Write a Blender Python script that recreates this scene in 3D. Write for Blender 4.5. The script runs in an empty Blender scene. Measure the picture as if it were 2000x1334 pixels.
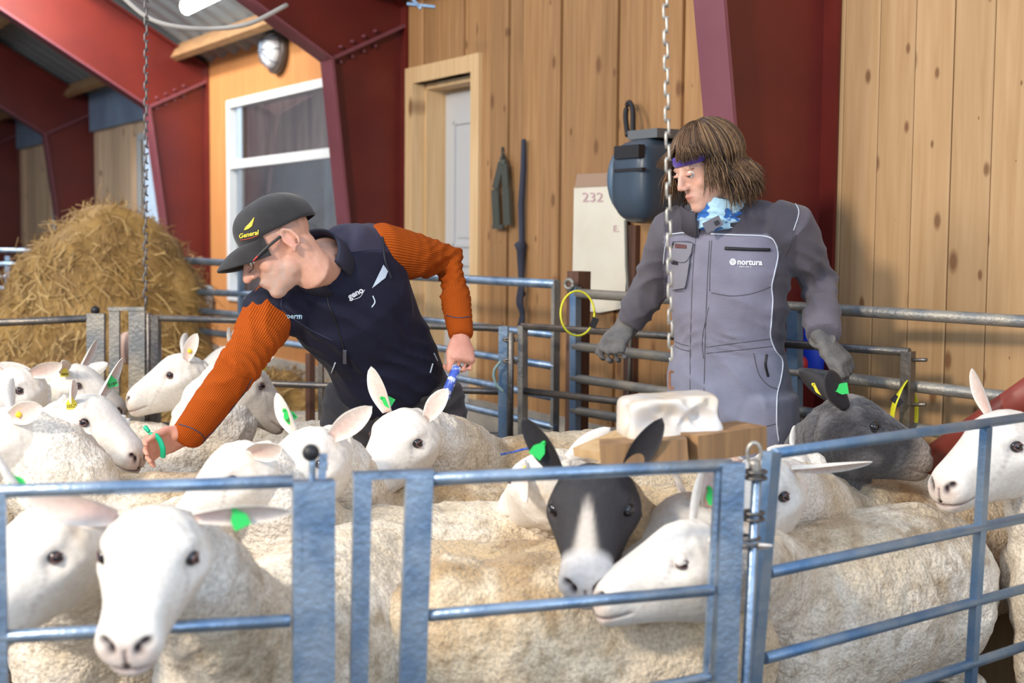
import bpy, bmesh, math, random
import numpy as np
from mathutils import Vector, Matrix, noise
from mathutils.bvhtree import BVHTree
random.seed(7); rng = np.random.default_rng(7)
SC = bpy.context.scene
COL = SC.collection
R = math.radians
# ------------------------------------------------------------------ camera, world, light, exposure
CZ = 1.40; FPX = 2667.0; PITCH = R(4.25); ROLL = R(0.5)
cd = bpy.data.cameras.new('camera'); cam = bpy.data.objects.new('camera', cd); COL.objects.link(cam)
cd.sensor_width = 36; cd.lens = 36*FPX/2000
CM = Matrix.Translation((0, 0, CZ)) @ Matrix.Rotation(math.pi/2-PITCH, 4, 'X') @ Matrix.Rotation(ROLL, 4, 'Z')
cam.matrix_world = CM
cd.dof.use_dof = True; cd.dof.focus_distance = 3.95; cd.dof.aperture_fstop = 2.8
cd.clip_start = 0.05
SC.camera = cam
SC.view_settings.view_transform = 'Standard'; SC.view_settings.look = 'None'
SC.view_settings.gamma = 1; SC.view_settings.use_curve_mapping = False
SC.view_settings.exposure = 0.0
w = bpy.data.worlds.new('daylight'); SC.world = w; w.use_nodes = True
bg = w.node_tree.nodes['Background']; bg.inputs[0].default_value = (0.66, 0.81, 1.0, 1); bg.inputs[1].default_value = 1.3
def area(name, loc, target, size, power, col, sy=None):
    l = bpy.data.lights.new(name, 'AREA'); l.energy = power; l.color = col; l.size = size
    if sy: l.shape = 'RECTANGLE'; l.size_y = sy
    else: l.shape = 'DISK'
    o = bpy.data.objects.new(name, l); COL.objects.link(o); o.location = loc
    o.rotation_euler = (Vector(target)-Vector(loc)).to_track_quat('-Z', 'Y').to_euler()
    return o
area('barn_floodlight', (-3.2, -0.5, 3.5), (0.4, 4.0, 0.9), 0.7, 290, (1.0, 0.86, 0.68))
area('side_floodlight', (-4.4, 3.2, 3.7), (0.6, 4.2, 0.9), 1.3, 120, (1.0, 0.88, 0.72))
area('far_wall_fill', (-3.6, 8.6, 3.6), (-2.6, 11.0, 1.2), 1.2, 150, (1.0, 0.93, 0.84), 0.3)  # unseen added light that brightens the far boards and frames
area('rafter_fill', (-2.56, 7.85, 2.95), (-2.95, 9.8, 2.75), 0.8, 42, (1.0, 0.96, 0.9), 0.2)  # added area light to brighten the rafter near the fluorescent tube
area('daylight_fill', (2.2, -1.5, 2.6), (0.2, 3.6, 0.8), 2.2, 60, (0.72, 0.84, 1.0))  # unseen added light, bluish daylight fill from behind the camera

# ------------------------------------------------------------------ picture -> world helpers
CR = CM.to_3x3(); CO = CM.translation
def ray(px, py): return (CR @ Vector(((px-1000)/FPX, (667-py)/FPX, -1.0))).normalized()
def P(px, py, Y):
    r = ray(px, py); return CO + r*((Y-CO.y)/r.y)
def PZ(px, py, z):
    r = ray(px, py); return CO + r*((z-CO.z)/r.z)
def XY(px, Y):   # x at mid-low height
    return P(px, 900, Y).x
class VPlane:
    def __init__(s, A, B):
        s.A = Vector(A); d = Vector(B)-Vector(A); d.z = 0; s.d = d.normalized(); s.n = Vector((-s.d.y, s.d.x, 0))
    def __call__(s, px, py, off=0):
        r = ray(px, py); return CO + r*((s.A-CO).dot(s.n)/r.dot(s.n)) + s.n*off
# ------------------------------------------------------------------ geometry kit: (verts Nx3, faces list)
class G:
    def __init__(s): s.v = []; s.f = []; s.n = 0; s.m = []
    def add(s, V, F, mi=0):
        s.v.append(np.asarray(V, float)); s.f += [tuple(i+s.n for i in f) for f in F]; s.m += [mi]*len(F); s.n += len(V); return s
    def verts(s): return np.concatenate(s.v) if s.v else np.zeros((0, 3))
    def loft(s, pts, rad, side=(0, 0, 1), n=14, capk=0.8, mi=0, caps=True):
        V, F = loft(pts, rad, side, n, capk, caps); return s.add(V, F, mi)
    def tube(s, pts, r, n=8, mi=0): return s.loft(pts, [(r, r)]*len(pts), (0.13, 0.31, 0.94), n, 0.15, mi)
    def ell(s, c, r, M=None, nu=16, nv=10, mi=0):
        V, F = ellipsoid(c, r, M, nu, nv); return s.add(V, F, mi)
    def beam(s, a, b, side, w, t, mi=0):
        a = Vector(a); b = Vector(b); d = (b-a).normalized(); x = Vector(side); x = (x-d*x.dot(d)).normalized(); y = d.cross(x)
        V = [p + x*(sx*w/2) + y*(sy*t/2) for p in (a, b) for sx, sy in ((-1, -1), (1, -1), (1, 1), (-1, 1))]
        return s.add([tuple(v) for v in V], [(3, 2, 1, 0), (4, 5, 6, 7), (0, 1, 5, 4), (1, 2, 6, 5), (2, 3, 7, 6), (3, 0, 4, 7)], mi)
    def box(s, x0, x1, y0, y1, z0, z1, M=None, mi=0):
        V = [Vector((x, y, z)) for z in (z0, z1) for x, y in ((x0, y0), (x1, y0), (x1, y1), (x0, y1))]
        if M is not None: V = [M @ v for v in V]
        return s.add([tuple(v) for v in V], [(3, 2, 1, 0), (4, 5, 6, 7), (0, 1, 5, 4), (1, 2, 6, 5), (2, 3, 7, 6), (3, 0, 4, 7)], mi)
def loft(pts, rad, side=(0, 0, 1), n=14, capk=0.8, caps=True):
    pts = [np.array(p, float) for p in pts]; rad = [((r, r) if np.isscalar(r) else r) for r in rad]
    k = len(pts); T = []
    for i in range(k):
        d = pts[min(i+1, k-1)]-pts[max(i-1, 0)]; T.append(d/(np.linalg.norm(d)+1e-12))
    side = np.array(side, float); rings = []; prevA = None
    def ring(p, t, a, b):
        nonlocal prevA
        sd = side if prevA is None or np.linalg.norm(np.cross(side, t)) > 0.3 else prevA
        A = sd - t*np.dot(sd, t)
        if np.linalg.norm(A) < 1e-4: A = np.array([1., 0.01, 0.02]) - t*t[0]
        A /= np.linalg.norm(A); prevA = A; B = np.cross(t, A)
        th = np.arange(n)*2*math.pi/n
        return p + np.outer(np.cos(th)*a, A) + np.outer(np.sin(th)*b, B)
    if caps:
        for q in (80, 50, 24):
            c, s_ = math.cos(R(q)), math.sin(R(q)); m = min(rad[0])*capk
            rings.append(ring(pts[0]-T[0]*m*s_, T[0], rad[0][0]*c, rad[0][1]*c))
    for p, t, r in zip(pts, T, rad): rings.append(ring(p, t, r[0], r[1]))
    if caps:
        for q in (24, 50, 80):
            c, s_ = math.cos(R(q)), math.sin(R(q)); m = min(rad[-1])*capk
            rings.append(ring(pts[-1]+T[-1]*m*s_, T[-1], rad[-1][0]*c, rad[-1][1]*c))
    V = np.concatenate(rings); F = []
    for j in range(len(rings)-1):
        for i in range(n):
            a = j*n+i; b = j*n+(i+1) % n; F.append((a, b, b+n, a+n))
    F.append(tuple(reversed(range(n)))); L = (len(rings)-1)*n; F.append(tuple(L+i for i in range(n)))
    return V, F
def ellipsoid(c, r, M=None, nu=16, nv=10):
    V = []; F = []
    for j in range(1, nv):
        ph = math.pi*j/nv
        for i in range(nu):
            th = 2*math.pi*i/nu; V.append((r[0]*math.sin(ph)*math.cos(th), r[1]*math.sin(ph)*math.sin(th), r[2]*math.cos(ph)))
    V.append((0, 0, r[2])); V.append((0, 0, -r[2])); t = len(V)-2
    for j in range(nv-2):
        for i in range(nu):
            a = j*nu+i; b = j*nu+(i+1) % nu; F.append((a, a+nu, b+nu, b))
    for i in range(nu):
        F.append((t, i, (i+1) % nu)); q = (nv-2)*nu; F.append((t+1, q+(i+1) % nu, q+i))
    V = np.array(V)
    if M is not None: V = V @ np.array(M.to_3x3()).T
    return V+np.array(c, float), F
def spl(pts, k=6):
    pts = [np.array(p, float) for p in pts]; out = []
    q = [2*pts[0]-pts[1]]+pts+[2*pts[-1]-pts[-2]]
    for i in range(1, len(q)-2):
        for j in range(k):
            t = j/k; a, b, c, d = q[i-1], q[i], q[i+1], q[i+2]
            out.append(0.5*((2*b)+(c-a)*t+(2*a-5*b+4*c-d)*t*t+(-a+3*b-3*c+d)*t**3))
    out.append(pts[-1]); return out
# vectorised value noise
_pt = rng.random((64, 64, 64))
def vnoise(V, sc=1.0, seed=0):
    X = np.asarray(V)*sc + 31.7*seed + 100; i = np.floor(X).astype(int); f = X-i; f = f*f*(3-2*f); r = 0
    for a in (0, 1):
        for b in (0, 1):
            for c in (0, 1):
                wgt = (f[:, 0] if a else 1-f[:, 0])*(f[:, 1] if b else 1-f[:, 1])*(f[:, 2] if c else 1-f[:, 2])
                r = r + wgt*_pt[(i[:, 0]+a) % 64, (i[:, 1]+b) % 64, (i[:, 2]+c) % 64]
    return r*2-1
WMX = {}
def wm(o): return WMX.get(o.name, Matrix.Identity(4)) if o else Matrix.Identity(4)
def mk(name, g, mats, parent=None, smooth=True, M=None, col=None, label=None, cat=None, group=None, kind=None, base=None):
    """g is in world coordinates; origin goes to the base of the thing (or the parent's frame)."""
    V = g.verts() if isinstance(g, G) else np.asarray(g[0], float); F = g.f if isinstance(g, G) else g[1]
    me = bpy.data.meshes.new(name)
    if parent is None:
        if M is None:
            if base is None: mn = V.min(0); mx = V.max(0); base = ((mn[0]+mx[0])/2, (mn[1]+mx[1])/2, mn[2])
            M = Matrix.Translation(base)
    else:
        pm = wm(parent)
        if M is None: M = pm
    Mi = np.array(M.inverted()); V = V @ Mi[:3, :3].T + Mi[:3, 3]
    me.from_pydata(V.tolist(), [], F)
    if smooth: me.polygons.foreach_set('use_smooth', [True]*len(me.polygons))
    for m in (mats if isinstance(mats, (list, tuple)) else [mats]): me.materials.append(m)
    if isinstance(g, G) and any(g.m): me.polygons.foreach_set('material_index', g.m)
    if col is not None:
        a = me.color_attributes.new('Col', 'FLOAT_COLOR', 'POINT'); c = np.ones((len(V), 4)); c[:, :3] = col; a.data.foreach_set('color', c.ravel())
    me.update(); me.validate()
    o = bpy.data.objects.new(name, me); COL.objects.link(o); WMX[o.name] = M.copy()
    if parent is not None:
        o.parent = parent; o.matrix_local = wm(parent).inverted() @ M
    else: o.matrix_world = M
    if not smooth or True: pass
    tag(o, label, cat, group, kind); return o
def tag(o, label=None, cat=None, group=None, kind=None):
    if label: o['label'] = label
    if cat: o['category'] = cat
    if group: o['group'] = group
    if kind: o['kind'] = kind
def root(name, loc, label, cat, group=None, rz=0):
    o = bpy.data.objects.new(name, None); COL.objects.link(o); o.empty_display_size = 0.1
    M = Matrix.Translation(loc) @ Matrix.Rotation(rz, 4, 'Z'); o.matrix_world = M; WMX[o.name] = M; tag(o, label, cat, group); return o
def remesh(g, vox, smooth=4, fac=0.5):
    me = bpy.data.meshes.new('tmp'); me.from_pydata(g.verts().tolist(), [], g.f); me.update()
    o = bpy.data.objects.new('tmp', me); COL.objects.link(o)
    m = o.modifiers.new('r', 'REMESH'); m.mode = 'VOXEL'; m.voxel_size = vox
    if smooth: s = o.modifiers.new('s', 'SMOOTH'); s.factor = fac; s.iterations = smooth
    dg = bpy.context.evaluated_depsgraph_get(); e = o.evaluated_get(dg); m2 = bpy.data.meshes.new_from_object(e)
    n = len(m2.vertices); V = np.empty(n*3); m2.vertices.foreach_get('co', V); V = V.reshape(-1, 3)
    Nn = np.empty(n*3); m2.vertices.foreach_get('normal', Nn); Nn = Nn.reshape(-1, 3)
    F = [tuple(p.vertices) for p in m2.polygons]
    bpy.data.objects.remove(o); bpy.data.meshes.remove(me); bpy.data.meshes.remove(m2)
    return V, F, Nn
def text_geo(s, size=1.0, shear=0.0, ext=0.0, bold=0.0):
    c = bpy.data.curves.new('t', 'FONT'); c.body = s; c.size = size; c.shear = shear; c.extrude = ext; c.offset = bold; c.resolution_u = 3
    c.align_x = 'CENTER'; c.align_y = 'CENTER'
    o = bpy.data.objects.new('t', c); COL.objects.link(o); dg = bpy.context.evaluated_depsgraph_get()
    me = bpy.data.meshes.new_from_object(o.evaluated_get(dg)); V = np.array([v.co[:] for v in me.vertices]).reshape(-1, 3); F = [tuple(p.vertices) for p in me.polygons]
    bpy.data.objects.remove(o); bpy.data.curves.remove(c); bpy.data.meshes.remove(me); return V, F
# ------------------------------------------------------------------ materials
def nodes(name):
    m = bpy.data.materials.new(name); m.use_nodes = True; nt = m.node_tree; b = nt.nodes['Principled BSDF']; return m, nt, b
def N(nt, t, **k):
    n = nt.nodes.new(t)
    for a, v in k.items():
        if a.startswith('i_'): n.inputs[a[2:].replace('_', ' ')].default_value = v
        else: setattr(n, a, v)
    return n
def c4(c): return (c[0], c[1], c[2], 1)
def mat(name, c1, c2=None, sc=6, rough=0.6, metal=0.0, bump=0.0, bsc=60, stretch=(1, 1, 1), emit=None, detail=4, thr=(0.35, 0.65), sub=0, sheen=0, vcol=False, coords='Object', objrand=0, spec=None):
    m, nt, b = nodes(name); L = nt.links.new
    b.inputs['Roughness'].default_value = rough; b.inputs['Metallic'].default_value = metal
    if spec is not None: b.inputs['Specular IOR Level'].default_value = spec
    b.inputs['Base Color'].default_value = c4(c1)
    tc = N(nt, 'ShaderNodeTexCoord'); mp = N(nt, 'ShaderNodeMapping'); mp.inputs['Scale'].default_value = stretch; L(tc.outputs[coords], mp.inputs[0])
    vec = mp.outputs[0]
    if objrand:
        oi = N(nt, 'ShaderNodeObjectInfo'); mu = N(nt, 'ShaderNodeVectorMath', operation='SCALE'); mu.inputs[0].default_value = (13, 7, 29); L(oi.outputs['Random'], mu.inputs['Scale'])
        ad = N(nt, 'ShaderNodeVectorMath', operation='ADD'); L(vec, ad.inputs[0]); L(mu.outputs[0], ad.inputs[1]); vec = ad.outputs[0]
    basec = None
    if vcol:
        at = N(nt, 'ShaderNodeVertexColor', layer_name='Col'); basec = at.outputs[0]; L(basec, b.inputs['Base Color'])
    if c2 is not None:
        no = N(nt, 'ShaderNodeTexNoise', i_Scale=sc, i_Detail=detail); L(vec, no.inputs['Vector'])
        mr = N(nt, 'ShaderNodeMapRange'); mr.inputs[1].default_value = thr[0]; mr.inputs[2].default_value = thr[1]; L(no.outputs['Fac'], mr.inputs[0])
        mx = N(nt, 'ShaderNodeMix', data_type='RGBA'); L(mr.outputs[0], mx.inputs[0]); mx.inputs[6].default_value = c4(c1); mx.inputs[7].default_value = c4(c2)
        if vcol:
            mx.inputs[6].default_value = (1, 1, 1, 1); mm = N(nt, 'ShaderNodeMix', data_type='RGBA', blend_type='MULTIPLY'); mm.inputs[0].default_value = 1
            L(basec, mm.inputs[6]); L(mx.outputs[2], mm.inputs[7]); L(mm.outputs[2], b.inputs['Base Color'])
        else: L(mx.outputs[2], b.inputs['Base Color'])
    if bump:
        n2 = N(nt, 'ShaderNodeTexNoise', i_Scale=bsc, i_Detail=3.0); L(vec, n2.inputs['Vector'])
        bp = N(nt, 'ShaderNodeBump', i_Strength=bump, i_Distance=0.01); L(n2.outputs['Fac'], bp.inputs['Height']); L(bp.outputs[0], b.inputs['Normal'])
    if sub: b.inputs['Subsurface Weight'].default_value = sub; b.inputs['Subsurface Radius'].default_value = (0.012, 0.004, 0.002)
    if sheen: b.inputs['Sheen Weight'].default_value = sheen; b.inputs['Sheen Roughness'].default_value = 0.5
    if emit: b.inputs['Emission Color'].default_value = c4(emit[0]); b.inputs['Emission Strength'].default_value = emit[1]
    return m
def wood_mat(name, light, dark, knot=(0.16, 0.07, 0.03), kn=True, rough=0.62, ks=1.0):
    m, nt, b = nodes(name); L = nt.links.new; b.inputs['Roughness'].default_value = rough; b.inputs['Specular IOR Level'].default_value = 0.3
    tc = N(nt, 'ShaderNodeTexCoord'); oi = N(nt, 'ShaderNodeObjectInfo')
    mu = N(nt, 'ShaderNodeVectorMath', operation='SCALE'); mu.inputs[0].default_value = (3.7, 9.1, 23.3); L(oi.outputs['Random'], mu.inputs['Scale'])
    ad = N(nt, 'ShaderNodeVectorMath', operation='ADD'); L(tc.outputs['Object'], ad.inputs[0]); L(mu.outputs[0], ad.inputs[1])
    mp = N(nt, 'ShaderNodeMapping'); mp.inputs['Scale'].default_value = (22, 22, 1.1); L(ad.outputs[0], mp.inputs[0])
    no = N(nt, 'ShaderNodeTexNoise', i_Scale=1.6, i_Detail=5.0, i_Distortion=0.6); L(mp.outputs[0], no.inputs['Vector'])
    mr = N(nt, 'ShaderNodeMapRange'); mr.inputs[1].default_value = 0.3; mr.inputs[2].default_value = 0.72; L(no.outputs['Fac'], mr.inputs[0])
    mx = N(nt, 'ShaderNodeMix', data_type='RGBA'); L(mr.outputs[0], mx.inputs[0]); mx.inputs[6].default_value = c4(light); mx.inputs[7].default_value = c4(dark)
    # tone per board
    hs = N(nt, 'ShaderNodeHueSaturation'); L(mx.outputs[2], hs.inputs['Color']); m2 = N(nt, 'ShaderNodeMapRange'); m2.inputs[3].default_value = 0.84; m2.inputs[4].default_value = 1.10
    L(oi.outputs['Random'], m2.inputs[0]); L(m2.outputs[0], hs.inputs['Value']); out = hs.outputs[0]
    if kn:
        mk_ = N(nt, 'ShaderNodeMapping'); mk_.inputs['Scale'].default_value = (7*ks, 1, 3.6*ks); mk_.inputs['Rotation'].default_value = (math.pi/2, 0, 0); L(ad.outputs[0], mk_.inputs[0])
        vo = N(nt, 'ShaderNodeTexVoronoi', i_Scale=1.0, i_Randomness=1.0, voronoi_dimensions='2D'); L(mk_.outputs[0], vo.inputs['Vector'])
        sp = N(nt, 'ShaderNodeSeparateColor'); L(vo.outputs['Color'], sp.inputs[0])
        sz = N(nt, 'ShaderNodeMapRange'); sz.inputs[1].default_value = 0.40; sz.inputs[2].default_value = 1.0; sz.inputs[3].default_value = 0.0; sz.inputs[4].default_value = 0.15; L(sp.outputs[0], sz.inputs[0])
        dv = N(nt, 'ShaderNodeMath', operation='DIVIDE'); L(vo.outputs['Distance'], dv.inputs[0]); a2 = N(nt, 'ShaderNodeMath', operation='ADD'); L(sz.outputs[0], a2.inputs[0]); a2.inputs[1].default_value = 0.0001; L(a2.outputs[0], dv.inputs[1])
        k = N(nt, 'ShaderNodeMapRange'); k.inputs[1].default_value = 0.55; k.inputs[2].default_value = 1.25; k.inputs[3].default_value = 0.85; k.inputs[4].default_value = 0; L(dv.outputs[0], k.inputs[0])
        m3 = N(nt, 'ShaderNodeMix', data_type='RGBA'); L(k.outputs[0], m3.inputs[0]); L(out, m3.inputs[6]); m3.inputs[7].default_value = c4(knot); out = m3.outputs[2]
    L(out, b.inputs['Base Color'])
    bp = N(nt, 'ShaderNodeBump', i_Strength=0.12, i_Distance=0.004); L(no.outputs['Fac'], bp.inputs['Height']); L(bp.outputs[0], b.inputs['Normal'])
    return m
M_plank = wood_mat('pine boards', (0.56, 0.36, 0.19), (0.45, 0.27, 0.125))
M_plankL = wood_mat('aged pine boards', (0.42, 0.235, 0.105), (0.29, 0.150, 0.062), ks=0.9)
M_trim = wood_mat('pale pine trim', (0.66, 0.47, 0.27), (0.55, 0.36, 0.18), ks=0.5)
M_far = wood_mat('far boards lit in colour', (0.80, 0.60, 0.42), (0.62, 0.42, 0.26), ks=0.6)  # window light on the far boards is put into this paler colour
M_ply = wood_mat('orange plywood', (0.58, 0.27, 0.10), (0.48, 0.20, 0.065), kn=False)
M_dwood = wood_mat('dark wood', (0.14, 0.07, 0.045), (0.08, 0.04, 0.03), kn=False)
M_block = wood_mat('worn timber', (0.42, 0.24, 0.11), (0.22, 0.13, 0.07), kn=False)
M_red = mat('red painted steel', (0.135, 0.014, 0.009), (0.10, 0.010, 0.008), sc=3, rough=0.38, bump=0.05, bsc=30)
M_redf = mat('red steel with lilac sheen', (0.20, 0.06, 0.08), (0.16, 0.045, 0.06), sc=3, rough=0.3)  # lilac reflection on the steel is put into this base colour
M_galv = mat('galvanised steel', (0.34, 0.43, 0.55), (0.17, 0.26, 0.40), sc=14, rough=0.36, metal=0.75, bump=0.15, bsc=90)
M_galvw = mat('galvanised steel with dried mud', (0.36, 0.33, 0.28), (0.20, 0.21, 0.22), sc=9, rough=0.5, metal=0.55, bump=0.3, bsc=70)
M_galvb = mat('blue grey steel', (0.10, 0.20, 0.36), (0.24, 0.32, 0.42), sc=8, rough=0.4, metal=0.6, bump=0.15, bsc=60)
M_galvd = mat('dark worn steel', (0.10, 0.10, 0.11), (0.22, 0.19, 0.16), sc=8, rough=0.35, metal=0.7, bump=0.2, bsc=60)
M_conc = mat('concrete', (0.42, 0.38, 0.33), (0.28, 0.26, 0.23), sc=5, rough=0.9, bump=0.4, bsc=40)
M_floor = mat('straw strewn concrete floor', (0.20, 0.15, 0.09), (0.09, 0.07, 0.05), sc=7, rough=0.95, bump=0.7, bsc=40)
M_white = mat('white paint', (0.66, 0.69, 0.72), rough=0.35)
M_door = mat('white door paint', (0.56, 0.58, 0.61), rough=0.4)
M_board = mat('whitewashed board', (0.72, 0.68, 0.58), (0.62, 0.57, 0.47), sc=3, rough=0.7, bump=0.1)
M_roof = mat('grey roof sheet', (0.22, 0.25, 0.27), (0.16, 0.18, 0.2), sc=2, rough=0.55, metal=0.2)
M_bluegrey = mat('blue grey sheet', (0.22, 0.30, 0.42), (0.16, 0.22, 0.33), sc=3, rough=0.6)
M_black = mat('black rubber', (0.012, 0.012, 0.015), rough=0.5)
M_blk2 = mat('black strap webbing', (0.02, 0.022, 0.03), (0.05, 0.05, 0.045), sc=30, rough=0.7)
M_yel = mat('yellow plastic', (0.75, 0.72, 0.03), rough=0.4)
M_tagY = mat('yellow ear tag plastic', (0.80, 0.66, 0.03), rough=0.4)
M_tagG = mat('green ear tag plastic', (0.02, 0.55, 0.10), rough=0.4)
M_ink = mat('black ink', (0.03, 0.02, 0.01), rough=0.6)
M_tube = mat('fluorescent tube', (1, 1, 1), emit=((1.0, 0.97, 0.9), 14))
M_chain = mat('chain steel', (0.50, 0.48, 0.43), (0.30, 0.27, 0.24), sc=40, rough=0.4, metal=0.6)
M_chaind = mat('dull chain steel', (0.16, 0.15, 0.15), rough=0.4, metal=0.6)
M_rust = mat('rust', (0.30, 0.13, 0.06), (0.18, 0.07, 0.03), sc=60, rough=0.8)
gm, gnt, gb = nodes('window glass'); gb.inputs['Transmission Weight'].default_value = 1; gb.inputs['Roughness'].default_value = 0.02; gb.inputs['IOR'].default_value = 1.2; gb.inputs['Base Color'].default_value = (0.97, 0.99, 1, 1); M_glass = gm
# ================================================================== BUILDING
AX = R(-58.4)
WALL = Matrix.Translation((1.08, 4.80, 0)) @ Matrix.Rotation(AX, 4, 'Z')   # local x = -t (towards image right), y outward, z up
WI = WALL.inverted()
def wbox(g, t0, t1, s0, s1, z0, z1, mi=0): return g.box(-t1, -t0, -s1, -s0, z0, z1, WALL, mi)
def wpt(t, s, z): return WALL @ Vector((-t, -s, z))
def wt(px):   # t on the wall for a picture column
    pl = VPlane(wpt(0, 0, 0), wpt(1, 0, 0)); return -(WI @ pl(px, 500)).x
def wz(px, py, s=0):
    pl = VPlane(wpt(0, s, 0), wpt(1, s, 0)); return pl(px, py).z
FT = [0, 3.22, 6.44, 9.66, 12.88, 16.1]
g = G(); g.box(-9, 6, -2, 24, -0.1, 0)
mk('floor', g, M_floor, kind='structure', smooth=False)
# right wall: concrete base and a backing skin with openings for door and windows
DT0, DT1 = wt(926), wt(812)       # door opening
DZ = wz(880, 150)
W1a, W1b = wt(655)-0.55, wt(447); W1z0, W1z1 = 0.95, wz(450, 196)
wins = [(W1a, W1b, W1z0, W1z1), (7.0, wt(272), 1.15, wz(272, 262)), (10.3, wt(106), 1.15, wz(106, 285)), (13.5, 14.7, 1.15, 2.25), (16.6, 18.0, 1.15, 2.25)]
g = G()
def wall_skin(g, t0, t1, holes, s0, s1, z1):
    ts = sorted({t0, t1, *[h[0] for h in holes], *[h[1] for h in holes]})
    for a, b in zip(ts[:-1], ts[1:]):
        h = [h for h in holes if h[0] <= a+1e-6 and h[1] >= b-1e-6]
        if h:
            if h[0][2] > 0.02: wbox(g, a, b, s0, s1, 0, h[0][2])
            wbox(g, a, b, s0, s1, h[0][3], z1)
        else: wbox(g, a, b, s0, s1, 0, z1)
wall_skin(g, -4.0, 19.3, [(DT0, DT1, 0.0, DZ)]+wins, -0.055, -0.05, 3.9)
wall = mk('wall_right', g, M_trim, kind='structure', smooth=False, M=WALL)
g = G(); wbox(g, 0.1, DT0, -0.05, 0.03, 0, 0.60); wbox(g, DT1, 19.3, -0.05, 0.03, 0, 0.60)
mk('concrete_plinth', g, M_conc, wall, smooth=False)
def plank(t0, t1, z0, z1, proud, m, name='plank'):
    g = G(); b = 0.004; x0, x1 = -t1+0.0015, -t0-0.0015; y1 = 0.05; y0 = -proud
    prof = [(x0, y1), (x0, y0+b), (x0+b, y0), (x1-b, y0), (x1, y0+b), (x1, y1)]
    V = [WALL @ Vector((x, y, z)) for z in (z0, z1) for x, y in prof]; n = 6
    F = [tuple(reversed(range(n))), tuple(range(n, 2*n))]+[(i, (i+1) % n, (i+1) % n+n, i+n) for i in range(n)]
    g.add([tuple(v) for v in V], F)
    return mk(name, g, m, wall, smooth=False, M=WALL @ Matrix.Translation((-(t0+t1)/2, 0, z0)))
t = -2.6
while t < 0.1:
    wd = 0.158+random.uniform(-.006, .006); plank(t, t+wd, 0.02 if t < -0.05 else 0.60, 3.9, random.uniform(0, 0.004), M_plank); t += wd
k = 0
while t < 3.3:
    wd = (0.125, 0.165, 0.145)[k % 3]+random.uniform(-.012, .012); z0 = 0.60
    if t+wd > DT0 and t < DT1: z0 = DZ
    if t < DT0 < t+wd-0.01:
        plank(t, DT0, 0.60, DZ, 0.0, M_plankL)
    pr = (0.0, 0.014, 0.005)[k % 3]; plank(t, min(t+wd, 3.4), z0, 3.9, pr, M_plankL); t += wd; k += 1
plank(3.33, 3.46, 0.6, 3.9, 0.0, M_plankL)
# plywood above and beside the big window
for a, b, z0, z1 in ((3.30, W1b, W1z1, 3.6), (W1b, 6.5, 0.6, 3.6), (3.45, W1a, 0.6, W1z1), (W1a, W1b, 0.6, W1z0)):
    g = G(); wbox(g, a, b, -0.05, 0.0, z0, z1); mk('plywood_panel', g, M_ply, wall, smooth=False)
for a, b, wn in ((6.5, 9.7, wins[1]), (9.7, 12.9, wins[2]), (12.9, 16.1, wins[3]), (16.1, 19.2, wins[4])):
    t = a
    while t < b-0.02:
        wd = 0.17
        if a > 12: wd = 0.4
        if t+wd > wn[0] and t < wn[1]:
            plank(t, t+wd, 0.60, wn[2], 0.0, M_far); plank(t, t+wd, wn[3], 3.2, 0.0, M_far)
        else: plank(t, t+wd, 0.60, 3.2, 0.008*(int(t*10) % 2), M_far)
        t += wd
for a, b in ((6.6, 9.6), (9.8, 12.8), (13.0, 16.0)):
    g = G(); wbox(g, a, b, 0.0, 0.05, 2.38, 2.78); mk('eaves_flashing', g, M_bluegrey, wall, smooth=False)
area('back_room_fill', tuple(wpt(5.3, -1.5, 2.7)), tuple(wpt(5.3, -1.6, 0.5)), 0.8, 26, (0.85, 0.93, 1.0))  # added area light so the room behind the big window is not dark
# door with casing in a deep reveal
g = G(); S = -0.17
wbox(g, DT0, DT1, S-0.04, S, 0.03, DZ-0.05)
dr = mk('door_1', g, M_door, kind='structure', smooth=False, M=WALL)
for z0, z1 in ((0.25, 0.85), (0.98, 1.28), (1.36, DZ-0.2)):
    g = G(); a, b = DT0+0.10, DT1-0.12
    for (p, q, r_, s_) in ((a, b, z0, z0+0.02), (a, b, z1-0.02, z1), (a, a+0.02, z0, z1), (b-0.02, b, z0, z1)): wbox(g, p, q, S, S+0.012, r_, s_)
    wbox(g, a+0.05, b-0.05, S, S+0.008, z0+0.05, z1-0.05)
    mk('door_panel', g, M_door, dr, smooth=False)
cs = mk('trim_1', (lambda g: (wbox(g, DT0-0.075, DT0+0.005, -0.05, 0.025, 0.0, DZ+0.085), wbox(g, DT1-0.005, DT1+0.085, -0.05, 0.025, 0.0, DZ+0.085), wbox(g, DT0+0.005, DT1-0.005, -0.05, 0.023, DZ, DZ+0.085), wbox(g, DT1-0.02, DT1, -0.3, -0.05, 0, DZ), wbox(g, DT0, DT0+0.02, -0.3, -0.05, 0, DZ), wbox(g, DT0, DT1, -0.3, -0.05, DZ-0.03, DZ), g)[-1])(G()), M_trim, kind='structure', smooth=False, M=WALL)
g = G(); g.tube([wpt(DT0+0.06, 0.0+S, 1.0), wpt(DT0+0.06, S+0.05, 1.0), wpt(DT0+0.17, S+0.05, 1.0)], 0.009); mk('door_handle', g, M_galv, dr)
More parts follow.
